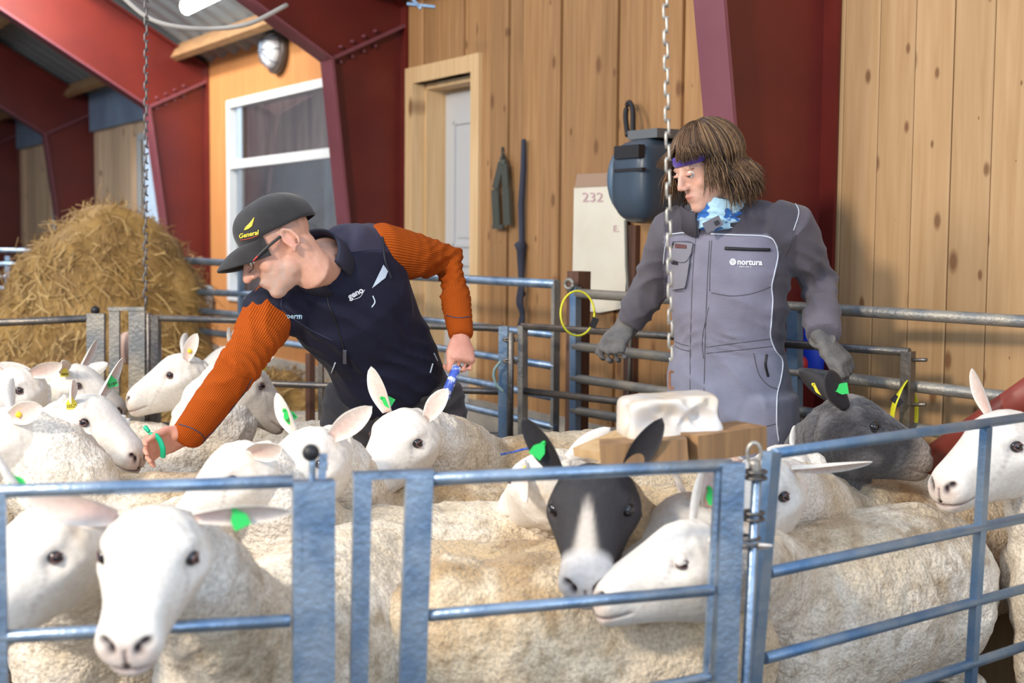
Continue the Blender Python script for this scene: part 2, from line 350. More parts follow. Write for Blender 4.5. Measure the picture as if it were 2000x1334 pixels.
# windows
def window(name, t0, t1, z0, z1, rails, mm=M_white):
    g = G(); f = 0.055; dp = 0.05 if rails else 0.012
    wbox(g, t0, t1, -dp, 0.015, z0, z0+f); wbox(g, t0, t1, -dp, 0.015, z1-f, z1); wbox(g, t0, t0+f, -dp, 0.014, z0+f, z1-f); wbox(g, t1-f, t1, -dp, 0.014, z0+f, z1-f)
    o = mk(name, g, mm, kind='structure', smooth=False, M=WALL)
    zs = [z0+f]+[wz for wz in rails]+[z1-f]
    for zz in rails:
        g = G(); wbox(g, t0+f, t1-f, -dp+0.009, 0.01, zz-0.03, zz+0.03); mk('glazing_bar', g, mm, o, smooth=False)
    for a, b in zip(zs[:-1], zs[1:]):
        g = G(); wbox(g, t0+f, t1-f, -dp+0.002, -dp+0.008, a, b); mk('pane', g, M_glass, o, smooth=False)
    return o
window('window_1', *wins[0], [wz(450, 322), 1.20])
window('window_2', *wins[1], [])
window('window_3', *wins[2], [])
window('window_4', *wins[3], [])
window('window_5', *wins[4], [])
# room behind the big window
TB = -(WI @ VPlane(wpt(0, -2.5, 0), wpt(1, -2.5, 0))(641, 400)).x
g = G(); wbox(g, TB, 6.5, -2.6, -2.5, 0, 3.0); wbox(g, 6.4, 6.5, -2.5, -0.3, 0, 3.0); wbox(g, TB-2, 6.5, -2.6, -0.3, 3.0, 3.1)
rm = mk('wall_back_room', g, mat('back room wall', (0.26, 0.20, 0.18), (0.16, 0.12, 0.12), sc=6, rough=0.8, stretch=(6, 6, .3)), kind='structure', smooth=False, M=WALL)
for i in range(8):
    g = G(); wbox(g, TB+.3+i*0.25, TB+.33+i*0.25, -2.5, -2.46, 0, 3); mk('wall_batten', g, M_bluegrey, rm, smooth=False)
g = G(); g.tube([wpt(5.0, -1.6, 2.28), wpt(6.1, -1.6, 2.28)], 0.03)
mk('tube_lamp', g, mat('tube lamp lit', (1, 1, 1), emit=((0.9, 0.95, 1.0), 1.6)), label='lit tube lamp seen through the large window in the back room', cat='lamp')
q = VPlane(wpt(0, -1.2, 0), wpt(1, -1.2, 0))
c = q(600, 400); g = G(); g.loft([(c.x, c.y, c.z-0.9), (c.x, c.y, c.z-0.05), (c.x, c.y, c.z+0.08)], [0.19, 0.2, 0.15], n=20, capk=.3)
mk('barrel', g, mat('orange barrel', (0.62, 0.33, 0.10), rough=0.5), label='orange barrel standing in the room behind the large window', cat='barrel')
c = q(545, 395); g = G(); g.ell((c.x, c.y, c.z), (0.28, 0.2, 0.12)); g.loft([(c.x, c.y, 0.1), (c.x, c.y, c.z)], [(0.25, .18), (0.26, .18)], n=16)
mk('feed_bin', g, mat('teal feed bin', (0.12, 0.30, 0.30), rough=0.5), label='teal domed bin beside the orange barrel behind the large window', cat='bin')
# roof: corrugated sheet, purlins; z = ZR + sl*s
ZR, SL = 2.66, 0.58
def roofz(s): return ZR+SL*s
g = G(); pts = []; n = 0; tt = np.arange(2.2, 19.5, 0.06)
V = []; F = []
for i, t_ in enumerate(tt):
    bumpz = 0.0 if i % 4 < 2 else 0.025
    for s in (-0.3, 4.6): V.append(tuple(wpt(t_, s, roofz(s)+0.03+bumpz)))
for i in range(len(tt)-1): F.append((2*i, 2*i+1, 2*i+3, 2*i+2))
nV = len(V); V += [(x, y, z+0.012) for x, y, z in V]; F += [tuple(reversed([i+nV for i in f])) for f in F]
g.add(V, F); ceil = mk('ceiling', g, M_roof, kind='structure', smooth=False, M=WALL)
for s in (0.22, 1.0, 1.75, 2.5, 3.3):
    g = G(); z = roofz(s); g.beam(wpt(2.4, s, z-0.035), wpt(19.3, s, z-0.035), wpt(0, 1, SL)-wpt(0, 0, 0), 0.05, 0.12)
    mk('purlin', g, M_block, ceil, smooth=False)
# steel portal frames
def frame(t, idx):
    r = root('steel_frame', wpt(t, 0, 0), ['dark red tapered steel frame column behind the person in grey coveralls', 'red steel portal frame between the white door and the big window', 'red steel portal frame just left of the plywood wall, lit on its rafter', 'third red steel portal frame behind the straw heap', 'fourth red steel frame at the left edge of the barn', 'farthest red steel frame at the end of the barn'][idx], 'steel frame')
    if idx: tag(r, group='steel portal frames')
    else: tag(r, group='steel portal frames')
    kz, ks, bs = 2.34, 0.45, 0.19
    if idx == 0: kz, ks, bs = 2.9, 0.62, 0.22
    if idx >= 2: bs = 0.14
    def web(poly):
        g = G(); V = [wpt(t+dt, s, z) for dt in (-0.006, 0.006) for s, z in poly]; n = len(poly)
        g.add([tuple(v) for v in V], [tuple(range(n)), tuple(reversed(range(n, 2*n)))]+[(i, i+n, (i+1) % n+n, (i+1) % n) for i in range(n)]); return g
    zo = ZR if idx else 3.4
    mk('column_web', web([(0.0, 0), (bs, 0), (ks, kz), (0.0, zo)]), M_red, r, smooth=False)
    d = 0.45
    if idx: mk('rafter_web', web([(0.0, zo), (ks, kz), (4.4, kz+0.62*(4.4-ks)-0.10), (4.4, roofz(4.4)), ]), M_red, r, smooth=False)
    else: mk('rafter_web', web([(0.0, zo), (ks, kz), (3.4, kz+0.62*(3.4-ks)), (3.4, zo+0.6*3.4)]), M_red, r, smooth=False)
    e = 4.4 if idx else 3.4
    fw = 0.15
    ud = wpt(1, 0, 0)-wpt(0, 0, 0)
    g = G(); g.beam(wpt(t, bs, 0), wpt(t, ks, kz), ud, fw, 0.014); mk('inner_flange', g, M_redf, r, smooth=False)
    g = G(); g.beam(wpt(t, ks, kz), wpt(t, e, kz+0.62*(e-ks)-(0.10 if idx else 0)), ud, fw, 0.014); mk('rafter_flange', g, M_redf, r, smooth=False)
    g = G(); g.beam(wpt(t, 0.012, 0), wpt(t, 0.012, zo), ud, fw, 0.014); mk('outer_flange', g, M_red, r, smooth=False)
    g = G(); g.beam(wpt(t, 0, zo-0.01), wpt(t, e, zo-0.01+(0.58 if idx else .6)*e), ud, fw, 0.014); mk('top_flange', g, M_red, r, smooth=False)
    g = G(); g.beam(wpt(t, 0.0, zo-0.1 if idx else zo), wpt(t, ks, kz), ud, 0.12, 0.018); mk('knee_stiffener', g, M_redf, r, smooth=False)
    if idx > 2: return
    for q in (0.15, 0.3, 0.45, 0.6):
        s = ks*(1-q); z = kz+(zo-0.1-kz)*q
        for dz in (-0.04, 0.04):
            g = G(); g.tube([wpt(t-0.035, s, z+dz), wpt(t-0.0, s, z+dz)], 0.009, n=6); mk('bolt', g, M_redf, r)
for i, t in enumerate(FT): frame(t+(0.0), i)
# left far wall of barn (beyond the pens)
g = G(); g.box(-8.2, -8.1, 8.0, 24, 0, 4.2); mk('wall_left', g, M_conc, kind='structure', smooth=False)
g = G(); wbox(g, 19.3, 19.4, -0.3, 5.2, 0, 5.0); mk('wall_end', g, M_trim, kind='structure', smooth=False, M=WALL)
# lamp, tube light, cable on the ceiling
c = wpt(0, 0, 0); pw = VPlane(wpt(0, 0.0, 0), wpt(1, 0.0, 0)); 
def wdisc(g, px, py, r, s0, s1, n=24, mi=0):
    p = pw(px, py); l = WI @ p; A = WALL @ Vector((l.x, -s0, l.z)); B = WALL @ Vector((l.x, -s1, l.z)); g.loft([A, B], [r, r], n=n, capk=.05, mi=mi); return l
r = root('bulkhead_lamp', pw(543, 100), 'round wire-glass bulkhead lamp high on the orange plywood wall', 'lamp')
g = G(); l = wdisc(g, 548, 100, 0.15, 0.0, 0.05); mk('lamp_base', g, mat('lamp base', (0.08, 0.06, 0.05), rough=.4), r)
g = G(); wc = WALL @ Vector((l.x, -0.06, l.z)); g.ell(wc, (0.115, 0.07, 0.115), Matrix.Rotation(AX, 4, 'Z'), 24, 14); mk('lamp_glass', g, mat('frosted lamp glass', (0.75, 0.78, 0.8), (0.45, 0.45, 0.5), sc=14, rough=.15), r)
g = G()
for a in (0, 45, 90, 135):
    pts = [WALL @ Vector((l.x+0.125*math.cos(q)*math.cos(R(a)), -0.06-0.085*math.sin(q), l.z+0.125*math.cos(q)*math.sin(R(a)))) for q in np.linspace(0, math.pi, 11)]
    g.tube(pts, 0.0035, n=5)
mk('lamp_guard', g, M_galv, r)
r = root('tube_light', P(400, 5, 6.9), 'lit fluorescent tube light hanging under the roof at upper left', 'lamp')
a = P(362, 16, 6.7); b = P(520, -60, 7.2); g = G(); g.tube([a, b], 0.035, n=12); mk('tube', g, M_tube, r)
g = G(); g.beam(a+Vector((0, 0, .045)), b+Vector((0, 0, .045)), (0, 1, 0), 0.09, 0.03); mk('housing', g, M_white, r, smooth=False)
g = G(); g.tube(spl([P(225, -20, 6.0), P(285, 32, 6.05), P(345, 52, 6.1), P(420, 56, 6.2), P(490, 45, 6.3), P(560, 10, 6.5)], 6), 0.011, n=6)
mk('cable', g, mat('white cable', (0.55, 0.53, 0.5), rough=.5), label='pale hose cable sagging under the roof beside the fluorescent tube', cat='cable')
g = G(); g.beam(P(795, -15, 6.2), P(822, 18, 6.2), (0, 1, 0), 0.03, 0.012); g.beam(P(795, 8, 6.2), P(850, 14, 6.2), (0, 1, 0), 0.03, 0.012)
mk('bracket', g, M_galvb, smooth=False, label='grey metal bracket at the top edge beside the dark frame', cat='bracket')

# ================================================================== THINGS ON THE WALL
def wq(px, py, s=0.03): return VPlane(wpt(0, s, 0), wpt(1, s, 0))(px, py)
r = root('wall_board', wq(1172, 610), 'white painted board with faint red number hung on the plank wall', 'board')
def wpoly(g, pts, s0, s1, mi=0):
    A = [wq(x, y, s0) for x, y in pts]; B = [wq(x, y, s1) for x, y in pts]; n = len(pts)
    g.add([tuple(v) for v in A+B], [tuple(range(n)), tuple(reversed(range(n, 2*n)))]+[(i, i+n, (i+1) % n+n, (i+1) % n) for i in range(n)], mi)
g = G(); wpoly(g, [(1121, 366), (1223, 362), (1226, 500), (1219, 602), (1170, 611), (1117, 603)], 0.02, 0.035); mk('board_panel', g, M_board, r, smooth=False)
g = G(); wpoly(g, [(1127, 340), (1222, 336), (1223, 362), (1122, 367)], 0.02, 0.037); mk('board_edge', g, mat('brown board edge', (0.36, 0.24, 0.17), rough=.8), r, smooth=False)
V, F = text_geo('232', 1.0); V2 = [tuple(wq(1157+x*28, 386-y*26, 0.039)) for x, y, _ in V]; g = G(); g.add(V2, F)
V, F = text_geo('E.', 1.0); g.add([tuple(wq(1203+x*18, 447-y*18, 0.039)) for x, y, _ in V], F)
mk('lettering', g, mat('faded red ink', (0.55, 0.36, 0.40), rough=.8), r, smooth=False)
# hose reel
r = root('hose_reel', wq(1260, 440), 'blue-grey wall hose reel with yellow button beside the person in coveralls', 'hose reel')
c0 = WI @ wq(1330, 352, 0.0); g = G()
def wl(x, y, z): return WALL @ Vector((c0.x+x, -y, c0.z+z))
g2 = []; 
def reel():
    V, F = ellipsoid((0, 0, 0), (1, 1, 1), None, 64, 40); o = []
    for v in V:
        n = np.abs(v); q = (n[0]**5+n[1]**5)**(1/5); k = (q**3.2+n[2]**3.2)**(-1/3.2); x, y, z = v*k; o.append(wl(x*.115, .145+y*.135, z*(.175-.02*max(0, z))))
    return [tuple(p) for p in o], F
V, F = reel(); g.add(V, F)
mk('reel_housing', g, mat('dark blue grey plastic', (0.045, 0.07, 0.105), rough=0.35, bump=.05), r)
g = G(); Mx = WALL.to_3x3() @ Vector((-1, 0, 0))
pc = wl(-0.105, 0.145, 0.0); g.loft([pc, pc+Mx*0.03, pc+Mx*0.045], [(0.15, .12), (0.15, .12), (0.11, .09)], side=(0, 0, 1), n=28, capk=.2); mk('side_cover', g, mat('blue plastic', (0.10, 0.16, 0.24), rough=.35), r)
p = P(1224, 320, wl(-.18, .2, 0).y-0.1); g = G(); g.ell(wl(-0.155, 0.21, 0.07), (0.014, 0.014, 0.024)); mk('button', g, mat('orange yellow button', (0.85, 0.42, 0.02), rough=.4), r)
g = G(); g.ell(wl(-0.158, 0.17, -0.01), (0.008, 0.008, 0.012)); mk('logo_dot', g, mat('pale yellow badge', (0.7, 0.55, 0.15), rough=.4), r)
g = G(); wq0 = wl(0.0, 0.275, 0.11); g.beam(wl(-.06, .272, .1), wl(.10, .272, .1), (0, 0, 1), 0.05, 0.03); g.beam(wl(-.06, .275, .03), wl(.12, .275, .03), (0, 0, 1), 0.012, 0.02); mk('vent', g, M_black, r, smooth=False)
g = G(); g.box(c0.x-0.09, c0.x+0.10, -0.20, -0.0, c0.z+0.155, c0.z+0.19, WALL); mk('top_bracket', g, mat('grey plastic', (0.13, 0.14, 0.15), rough=.5), r, smooth=False)
g = G(); g.tube(spl([wq(1226, 265, .1), wq(1222, 225, .06), wq(1228, 200, .05), wq(1236, 215, .07), wq(1236, 262, .1)], 5), 0.011, n=6); mk('hanging_loop', g, M_black, r)
g = G(); g.tube([wq(1222, 430, .06), wq(1224, 520, .05), wq(1232, 640, .04), wq(1228, 770, .04)], 0.007, n=6)
mk('cable', g, mat('grey hose', (0.16, 0.16, 0.15), rough=.6), label='thin grey hose running down the plank wall below the reel', cat='hose')
g = G(); a = WI @ wq(1243, 440, 0); g.box(a.x-0.035, a.x+0.035, -0.03, 0.0, 0.55, a.z, WALL)
mk('batten', g, M_dwood, smooth=False, label='dark wooden batten on the wall below the hose reel', cat='batten')
# straps and rope
g = G()
for x0, x1, sg in ((979, 970, 0), (985, 991, 0)):
    pts = [wq(981, 305, .03), wq(x0, 320, .04), wq(x1-3, 370, .04), wq(x1, 440, .04)]
    for a, b, ww in zip(pts[:-1], pts[1:], (0.03, 0.05, 0.06)): g.beam(a, b, wpt(1, 0, 0)-wpt(0, 0, 0), ww, 0.008)
g.beam(wq(963, 443, .045), wq(983, 443, .045), (0, 0, 1), .02, .012); g.tube([wq(981, 288, .02), wq(981, 310, .05)], .006, n=6)
mk('leather_strap', g, mat('dark green leather', (0.05, 0.055, 0.045), rough=.6), smooth=False, label='folded dark leather strap hung on a nail right of the white door', cat='strap')
g = G(); g.loft([wq(1023, 275, .03), wq(1022, 330, .03), wq(1018, 400, .035), wq(1019, 470, .03), wq(1016, 478, .04), wq(1018, 490, .03), wq(1018, 560, .04), wq(1019, 575, .04)], [.012, .014, .016, .014, .03, .022, .012, .02], n=8)
for k in range(3): g.tube(spl([wq(1016+3*k, 555, .05), wq(1011+4*k, 590, .05), wq(1018+2*k, 612, .05), wq(1013+4*k, 640, .05)], 4), .009, n=6)
mk('dog_lead', g, mat('navy rope', (0.03, 0.035, 0.06), rough=.8), label='long knotted dark blue rope hung on the plank wall', cat='rope')

# red diagonal brace bottom right, blue canister behind the person
g = G(); g.tube([P(1815, 905, 3.95), P(2030, 757, 3.6)], 0.045, n=16)
mk('brace_pipe', g, mat('red brown pipe', (0.24, 0.045, 0.03), (0.17, 0.03, 0.02), sc=4, rough=.4), label='thick red-brown diagonal pipe behind the sheep at lower right', cat='pipe')
g = G(); g.loft([P(1548, 965, 4.7), P(1550, 800, 4.7)], [.045, .045], n=16); mk('red_post', g, M_red, label='short dark red post behind the legs of the person in coveralls', cat='post')
r = root('canister', P(1585, 735, 4.8), 'blue plastic canister with red cap behind the coverall sleeve', 'canister')
g = G(); g.loft([P(1587, 725, 4.8), P(1587, 700, 4.8), P(1587, 610, 4.8), P(1582, 585, 4.8)], [(.055, .06), (.06, .065), (.06, .065), (.03, .04)], n=16, side=(0, 1, 0)); mk('canister_body', g, mat('blue plastic', (0.01, 0.05, 0.55), rough=.35), r)
g = G(); g.ell(P(1566, 712, 4.7), (.022, .02, .03)); g.ell(P(1593, 580, 4.72), (.03, .02, .012)); mk('canister_cap', g, mat('red cap', (0.45, 0.02, 0.03), rough=.4), r)
# ================================================================== GATES AND FENCES
def floor_ext(a, b, z=0.0):
    a = Vector(a); b = Vector(b); d = b-a
    return a + d*((z-a.z)/d.z)
def gate(name, label, cat, pl, rails, posts, m, base=None, group=None, rr=0.0115):
    r = root(name, base or pl(*rails[0][0])*1.0 - Vector((0, 0, pl(*rails[0][0]).z)), label, cat, group)
    for it in rails:
        g = G(); g.tube([pl(*it[0]), pl(*it[1])], it[2] if len(it) > 2 and it[2] else rr, n=12); mk('rail', g, it[3] if len(it) > 3 else m, r)
    for it in posts:   # (top px,py),(low px,py), width, thickness, mat
        a = pl(*it[0]); b = floor_ext(a, pl(*it[1])); g = G(); g.beam(a, b, pl.d, it[2], it[3]); mk('post', g, it[4] if len(it) > 4 else m, r, smooth=False)
    return r
ZG = 0.98
# front left gate
pl = VPlane(PZ(0, 960, ZG), PZ(565, 940, ZG))
r = gate('pen_gate', 'galvanised pen gate at the front left with a black ball on its wide post', 'gate', pl,
     [((-60, 962), (572, 940)), ((-60, 1248), (566, 1212)), ((-60, 1500), (566, 1440))], [((612, 938), (612, 1334), 0.072, 0.035), ((-2, 962), (2, 1334), 0.022, 0.022)], M_galv)
g = G(); a = pl(610, 938); g.tube([a, a+Vector((0.0, 0, .05))], .006, n=8); mk('latch_rod', g, M_galv, r)
g = G(); g.ell(pl(607, 884), (.0155, .0155, .0155), nu=20, nv=12); mk('knob', g, M_black, r)
g = G(); g.beam(pl(632, 886), pl(628, 935), pl.d, .014, .006); g.beam(pl(583, 1015), pl(583, 1110), pl.d, .003, .042); mk('latch_plate', g, M_galv, r, smooth=False)
# front middle gate with its U frame
pl2 = VPlane(PZ(690, 929, ZG), PZ(1430, 903, ZG))
r = root('gate_frame', pl2(760, 1334)-Vector((0, 0, pl2(760, 1334).z)), 'upside-down U of flat galvanised posts at the front, right of the wide post', 'gate post')
for (a, b, wd) in (((707, 930), (700, 1334), 0.031), ((818, 930), (804, 1334), 0.048)):
    A = pl2(*a, -0.004); B = floor_ext(A, pl2(*b, -0.004)); g = G(); g.beam(A, B, pl2.d, wd, .022); mk('post', g, M_galv, r, smooth=False)
g = G(); g.beam(pl2(690, 930, .004), pl2(846, 924, .004), (0, 0, 1), .012, .03); mk('top_bar', g, M_galv, r, smooth=False)
r = gate('pen_gate', 'galvanised front gate before the black-faced sheep, hinged on the chained rod', 'gate', pl2,
     [((846, 936), (1428, 908), .0125), ((838, 1202), (1392, 1152)), ((832, 1425), (1386, 1322), .010)], [((1428, 903), (1413, 1334), .046, .03), ((1401, 918), (1378, 1318), .009, .012)], M_galv)
# latch rod between the two right gates
r = root('hinge_rod', pl2(1472, 1334)-Vector((0, 0, pl2(1472, 1334).z)), 'ringed vertical hinge rod with a loop on top between the front gates', 'gate hinge')
A = pl2(1478, 935); B = floor_ext(A, pl2(1456, 1334)); g = G(); g.tube([A, B], .010, n=10); mk('rod', g, M_galv, r)
A2 = pl2(1462, 925); B2 = floor_ext(A2, pl2(1440, 1500)); g = G()
for (x, y) in ((1475, 933), (1470, 1013), (1462, 1062)):
    for dz in (0, .012):
        c = pl2(x, y); g = G(); g.tube([c+Vector((.021*math.cos(q), .021*math.sin(q), dz)) for q in np.linspace(0, 6.283, 17)], .0035, n=6); mk('ring', g, M_galvd, r)
g = G(); c = pl2(1473, 885); g.tube([c+Vector((.013*math.cos(q), 0, .02*math.sin(q))) for q in np.linspace(-1.2, 4.3, 17)], .004, n=6); g.loft([pl2(1474, 905), pl2(1476, 928)], [.012, .012], n=10); mk('loop', g, M_chain, r)
# front right gate
pl3 = VPlane(PZ(1500, 888, ZG), PZ(2000, 815, ZG))
r = gate('pen_gate', 'blue-grey four-rail gate at the front right rising towards the edge', 'gate', pl3,
     [((1512, 886), (2080, 804)), ((1503, 1118), (2080, 995), .0125), ((1494, 1286), (2080, 1128), .0125), ((1490, 1434), (2080, 1235), .0125)], [((1508, 882), (1470, 1334), .030, .024), ((1926, 834), (1896, 1334), .024, .02)], M_galvb)
for o in list(r.children):
    pass
# mid fence: behind the man and under the woman's hands
ZM = 1.07
pm = VPlane(PZ(1015, 637, ZM), PZ(1780, 690, ZM))
r = gate('pen_gate', 'gate of round rails that the gloved person leans on', 'gate', pm,
     [((1020, 637), (1776, 688), .0135), ((1020, 763), (1776, 848), .0135), ((1020, 851), (1776, 955), .013)], [((1021, 636), (1021, 860), .026, .03, M_galvw), ((1774, 686), (1770, 860), .034, .03)], M_galvd)
g = G()
for x, y in ((1790, 703), (1788, 790)): g = G(); g.tube([pm(x-8, y), pm(x+20, y)], .006, n=6); mk('hinge_pin', g, M_galvd, r)
pml = VPlane(P(300, 620, 5.45), P(984, 640, 5.15))
r = gate('pen_gate', 'long gate behind the bending man ending in a blue-grey post', 'gate', pml,
     [((300, 621), (980, 641), .0135), ((300, 742), (980, 765), .0135), ((300, 830), (980, 851), .0135)], [((984, 637), (983, 860), .034, .03, M_galvb), ((627, 676), (627, 850), .018, .02), ((305, 617), (305, 860), .03, .03)], M_galvd)
g = G(); g.tube([pml(1003, 648, -.04), pml(1001, 860, -.04)], .012, n=8); 
mk('latch_rod', g, M_galvd, r)
for y in (662, 704): g = G(); g.tube([pml(992+14*math.cos(q)+8, y+3*math.sin(q), -.03) for q in np.linspace(0, 6.28, 13)], .005, n=6); mk('ring', g, M_galvd, r)
g = G(); g.tube(spl([pml(985, 703, -.06), pml(972, 722, -.06), pml(975, 745, -.06), pml(990, 762, -.06)], 5), .006, n=6); mk('twine', g, mat('green grey twine', (0.25, 0.36, 0.35), rough=.7), r)
g = G(); g.loft([P(606, 690, 5.6), floor_ext(P(606, 690, 5.6), P(606, 850, 5.6))], [(.02, .02)]*2, n=4, capk=.02); mk('fence_post', g, M_dwood, smooth=False, label='thin dark wooden post behind the bending man by his hip', cat='post')
# back fence
pb = VPlane(P(1130, 573, 5.3), P(2000, 628, 3.88))
r = gate('rail_fence', 'back fence of thick round rails along the plank wall', 'fence', pb,
     [((1128, 573), (2080, 633), .019), ((1122, 676), (2080, 789), .019), ((1119, 738), (2080, 880), .018), ((1119, 801), (2080, 962), .018)], [((1124, 560), (1123, 855), .034, .03, M_galvb), ((1552, 600), (1552, 860), .045, .03, M_galvb)], M_galvw)
A = pb(1109, 530, .06); g = G(); g.beam(A, floor_ext(A, pb(1104, 860, .06)), pb.d, .066, .066); mk('fence_post', g, M_dwood, smooth=False, label='dark square wooden post between the two back fences', cat='post')
g = G(); g.tube([pb(1119+8*math.cos(q), 555+9*math.sin(q), -.02) for q in np.linspace(0, 6.28, 15)], .008, n=6); mk('ring_bolt', g, M_galvw, label='steel ring bolted near the top of the dark square post', cat='ring')
pbl = VPlane(P(800, 539, 6.5), P(1086, 555, 5.45))
r = gate('rail_fence', 'back fence of round rails in front of the white door', 'fence', pbl,
     [((700, 534), (1086, 555), .019), ((700, 610), (1086, 655), .016), ((700, 655), (1086, 716), .016), ((700, 700), (1086, 777), .016), ((700, 745), (1086, 835), .016)], [((1086, 548), (1083, 855), .022, .03, M_galvw)], M_galv)
# left back gates
pg = VPlane(P(0, 628, 5.6), P(300, 612, 5.6))
r = gate('pen_gate', 'far left gate with a small black ball on its wide post before the straw', 'gate', pg, [((-120, 636), (172, 622), .016), ((-120, 752), (172, 738), .016)], [((188, 612), (188, 860), .072, .03, M_galvw)], M_galvd)
g = G(); g.ell(pg(186, 606), (.018, .018, .018)); mk('knob', g, M_black, r)
r = root('gate_frame', pg(250, 860)-Vector((0, 0, pg(250, 860).z)), 'upside-down U of grey posts in front of the straw heap', 'gate post')
for x, wd in ((224, .042), (268, .066)):
    A = pg(x, 602); g = G(); g.beam(A, floor_ext(A, pg(x, 860)), pg.d, wd, .02); mk('post', g, M_galvw, r, smooth=False)
g = G(); g.beam(pg(213, 603), pg(284, 603), (0, 0, 1), .014, .035); mk('top_bar', g, M_galvw, r, smooth=False)
r = root('hinge_rod', pg(290, 860)-Vector((0, 0, pg(290, 860).z)), 'dark ringed hinge rod beside the grey U posts at the straw', 'gate hinge')
g = G(); g.tube([pg(290, 612), pg(290, 860)], .011, n=8); mk('rod', g, M_galvd, r)
g = G()
for y in (620, 640, 700): g = G(); g.tube([pg(290+10*math.cos(q), y+3*math.sin(q)) for q in np.linspace(0, 6.28, 11)], .006, n=6); mk('ring', g, M_galvd, r)
# fences beyond the straw
pf = VPlane(P(340, 500, 7.6), P(500, 520, 7.1))
r = gate('rail_fence', 'pale rail fence to the right of the straw heap', 'fence', pf, [((343, 508), (700, 528), .02), ((343, 568), (700, 585), .018), ((343, 602), (700, 640), .018), ((343, 640), (700, 690), .018)], [((347, 495), (347, 700), .03, .03, M_galvb), ((471, 500), (471, 720), .022, .03, M_galvb)], M_galv)
pf = VPlane(P(-80, 488, 9.0), P(70, 488, 9.0))
r = gate('metal_hurdle', 'far left galvanised hurdles beyond the straw heap', 'fence', pf, [((-60, y), (68, y+2), .016) for y in (488, 515, 540, 562, 585, 606)], [((66, 486), (66, 700), .03, .02), ((36, 520), (36, 700), .03, .02), ((15, 500), (15, 700), .03, .02)], M_galv)
# bucket and logs beyond
c = P(388, 565, 8.2); r = root('bucket', c-Vector((0, 0, .04)), 'white bucket beyond the rail fence right of the straw', 'bucket')
g = G(); g.loft([c-Vector((0, 0, .12)), c+Vector((0, 0, .02))], [.08, .085], n=16, capk=.05); mk('bucket_body', g, M_white, r)
g = G(); g.loft([P(360, 600, 8.3), P(410, 598, 8.4)], [.09, .085], n=14, capk=.1); mk('log', g, mat('brown log', (.25, .13, .07), (.15, .08, .05), rough=.8), label='brown log lying under the white bucket', cat='log')
# yellow neck collars
c = P(1128, 612, 4.95); g = G(); pts = [c+Vector((.062*math.cos(q), .03*math.sin(q+.5), .08*math.sin(q))) for q in np.linspace(0, 6.2832, 33)]
for a, b in zip(pts[:-1], pts[1:]): pass
g.loft(pts, [(.009, .004)]*33, n=8, side=(0, 1, 0), caps=False); r = root('neck_collar', c-Vector((0, 0, .09)), 'thin yellow collar hoop hung over the blue post end of the back fence', 'collar'); mk('band', g, M_yel, r)
g = G(); g.beam(c+Vector((.052, -.02, -.05)), c+Vector((.066, -.02, -.015)), (1, 0, 0), .024, .016); mk('buckle', g, M_black, r, smooth=False)
ZZ = pm(1760, 790).y-0.02
r = root('neck_collar', P(1755, 840, ZZ), 'broad yellow collar hung on the gate post behind the dark grey sheep', 'collar')
path = spl([P(1770, 745, ZZ), P(1755, 770, ZZ-.03), P(1744, 800, ZZ-.03), P(1743, 842, ZZ), P(1765, 850, ZZ+.03), P(1786, 835, ZZ+.05), P(1788, 780, ZZ+.05), P(1772, 748, ZZ+.03)], 5)
g = G(); g.loft(path, [(.003, .013)]*len(path), n=8, side=(1, 0.3, 0), caps=False); mk('band', g, M_yel, r)
g = G(); g.beam(P(1747, 788, ZZ-.035), P(1757, 778, ZZ-.035), (1, 0, .3), .032, .012); mk('buckle', g, M_black, r, smooth=False)

# ================================================================== CHAINS AND SALT BLOCK
def link(c, d, side, L, W, rr, g):
    d = Vector(d).normalized(); s = Vector(side); s = (s-d*s.dot(d)).normalized(); pts = []
    h = (L-W)/2
    for q in np.linspace(0, 2*math.pi, 15):
        pts.append(Vector(c)+s*(W/2-rr)*math.cos(q)+d*((W/2-rr)*math.sin(q)+(h if math.sin(q) >= 0 else -h)))
    g.loft(pts, [rr]*len(pts), n=6, side=tuple(d.cross(s)), caps=False)
def chain(name, label, a, b, L, W, rr, m, step):
    a = Vector(a); b = Vector(b); r = root(name, b, label, 'chain'); n = int((a-b).length/step); d = (b-a).normalized()
    for k in range(n):
        g = G(); ang = 0.5+(math.pi/2 if k % 2 else 0)+0.15*math.sin(k*1.7); link(a+d*step*(k+.5), d, (math.cos(ang), math.sin(ang), 0), L, W, rr, g); mk('link', g, m, r)
    return r
DS = 3.0
r = chain('hanging_chain', 'pale steel chain hanging in front of the person, carrying the salt block', P(1299, -40, DS), P(1311, 725, DS), .036, .017, .0032, M_chain, .0275)
g = G(); d = (P(1311, 725, DS)-P(1299, -40, DS)).normalized()
link(P(1311, 742, DS), d, (.9, .2, 0), .045, .014, .003, g); mk('rusty_link', g, M_rust, r)
chain('hanging_chain', 'thin dark chain hanging before the straw heap at left', P(286, -30, 5.7), P(284, 600, 5.7), .042, .024, .0045, M_chaind, .033)
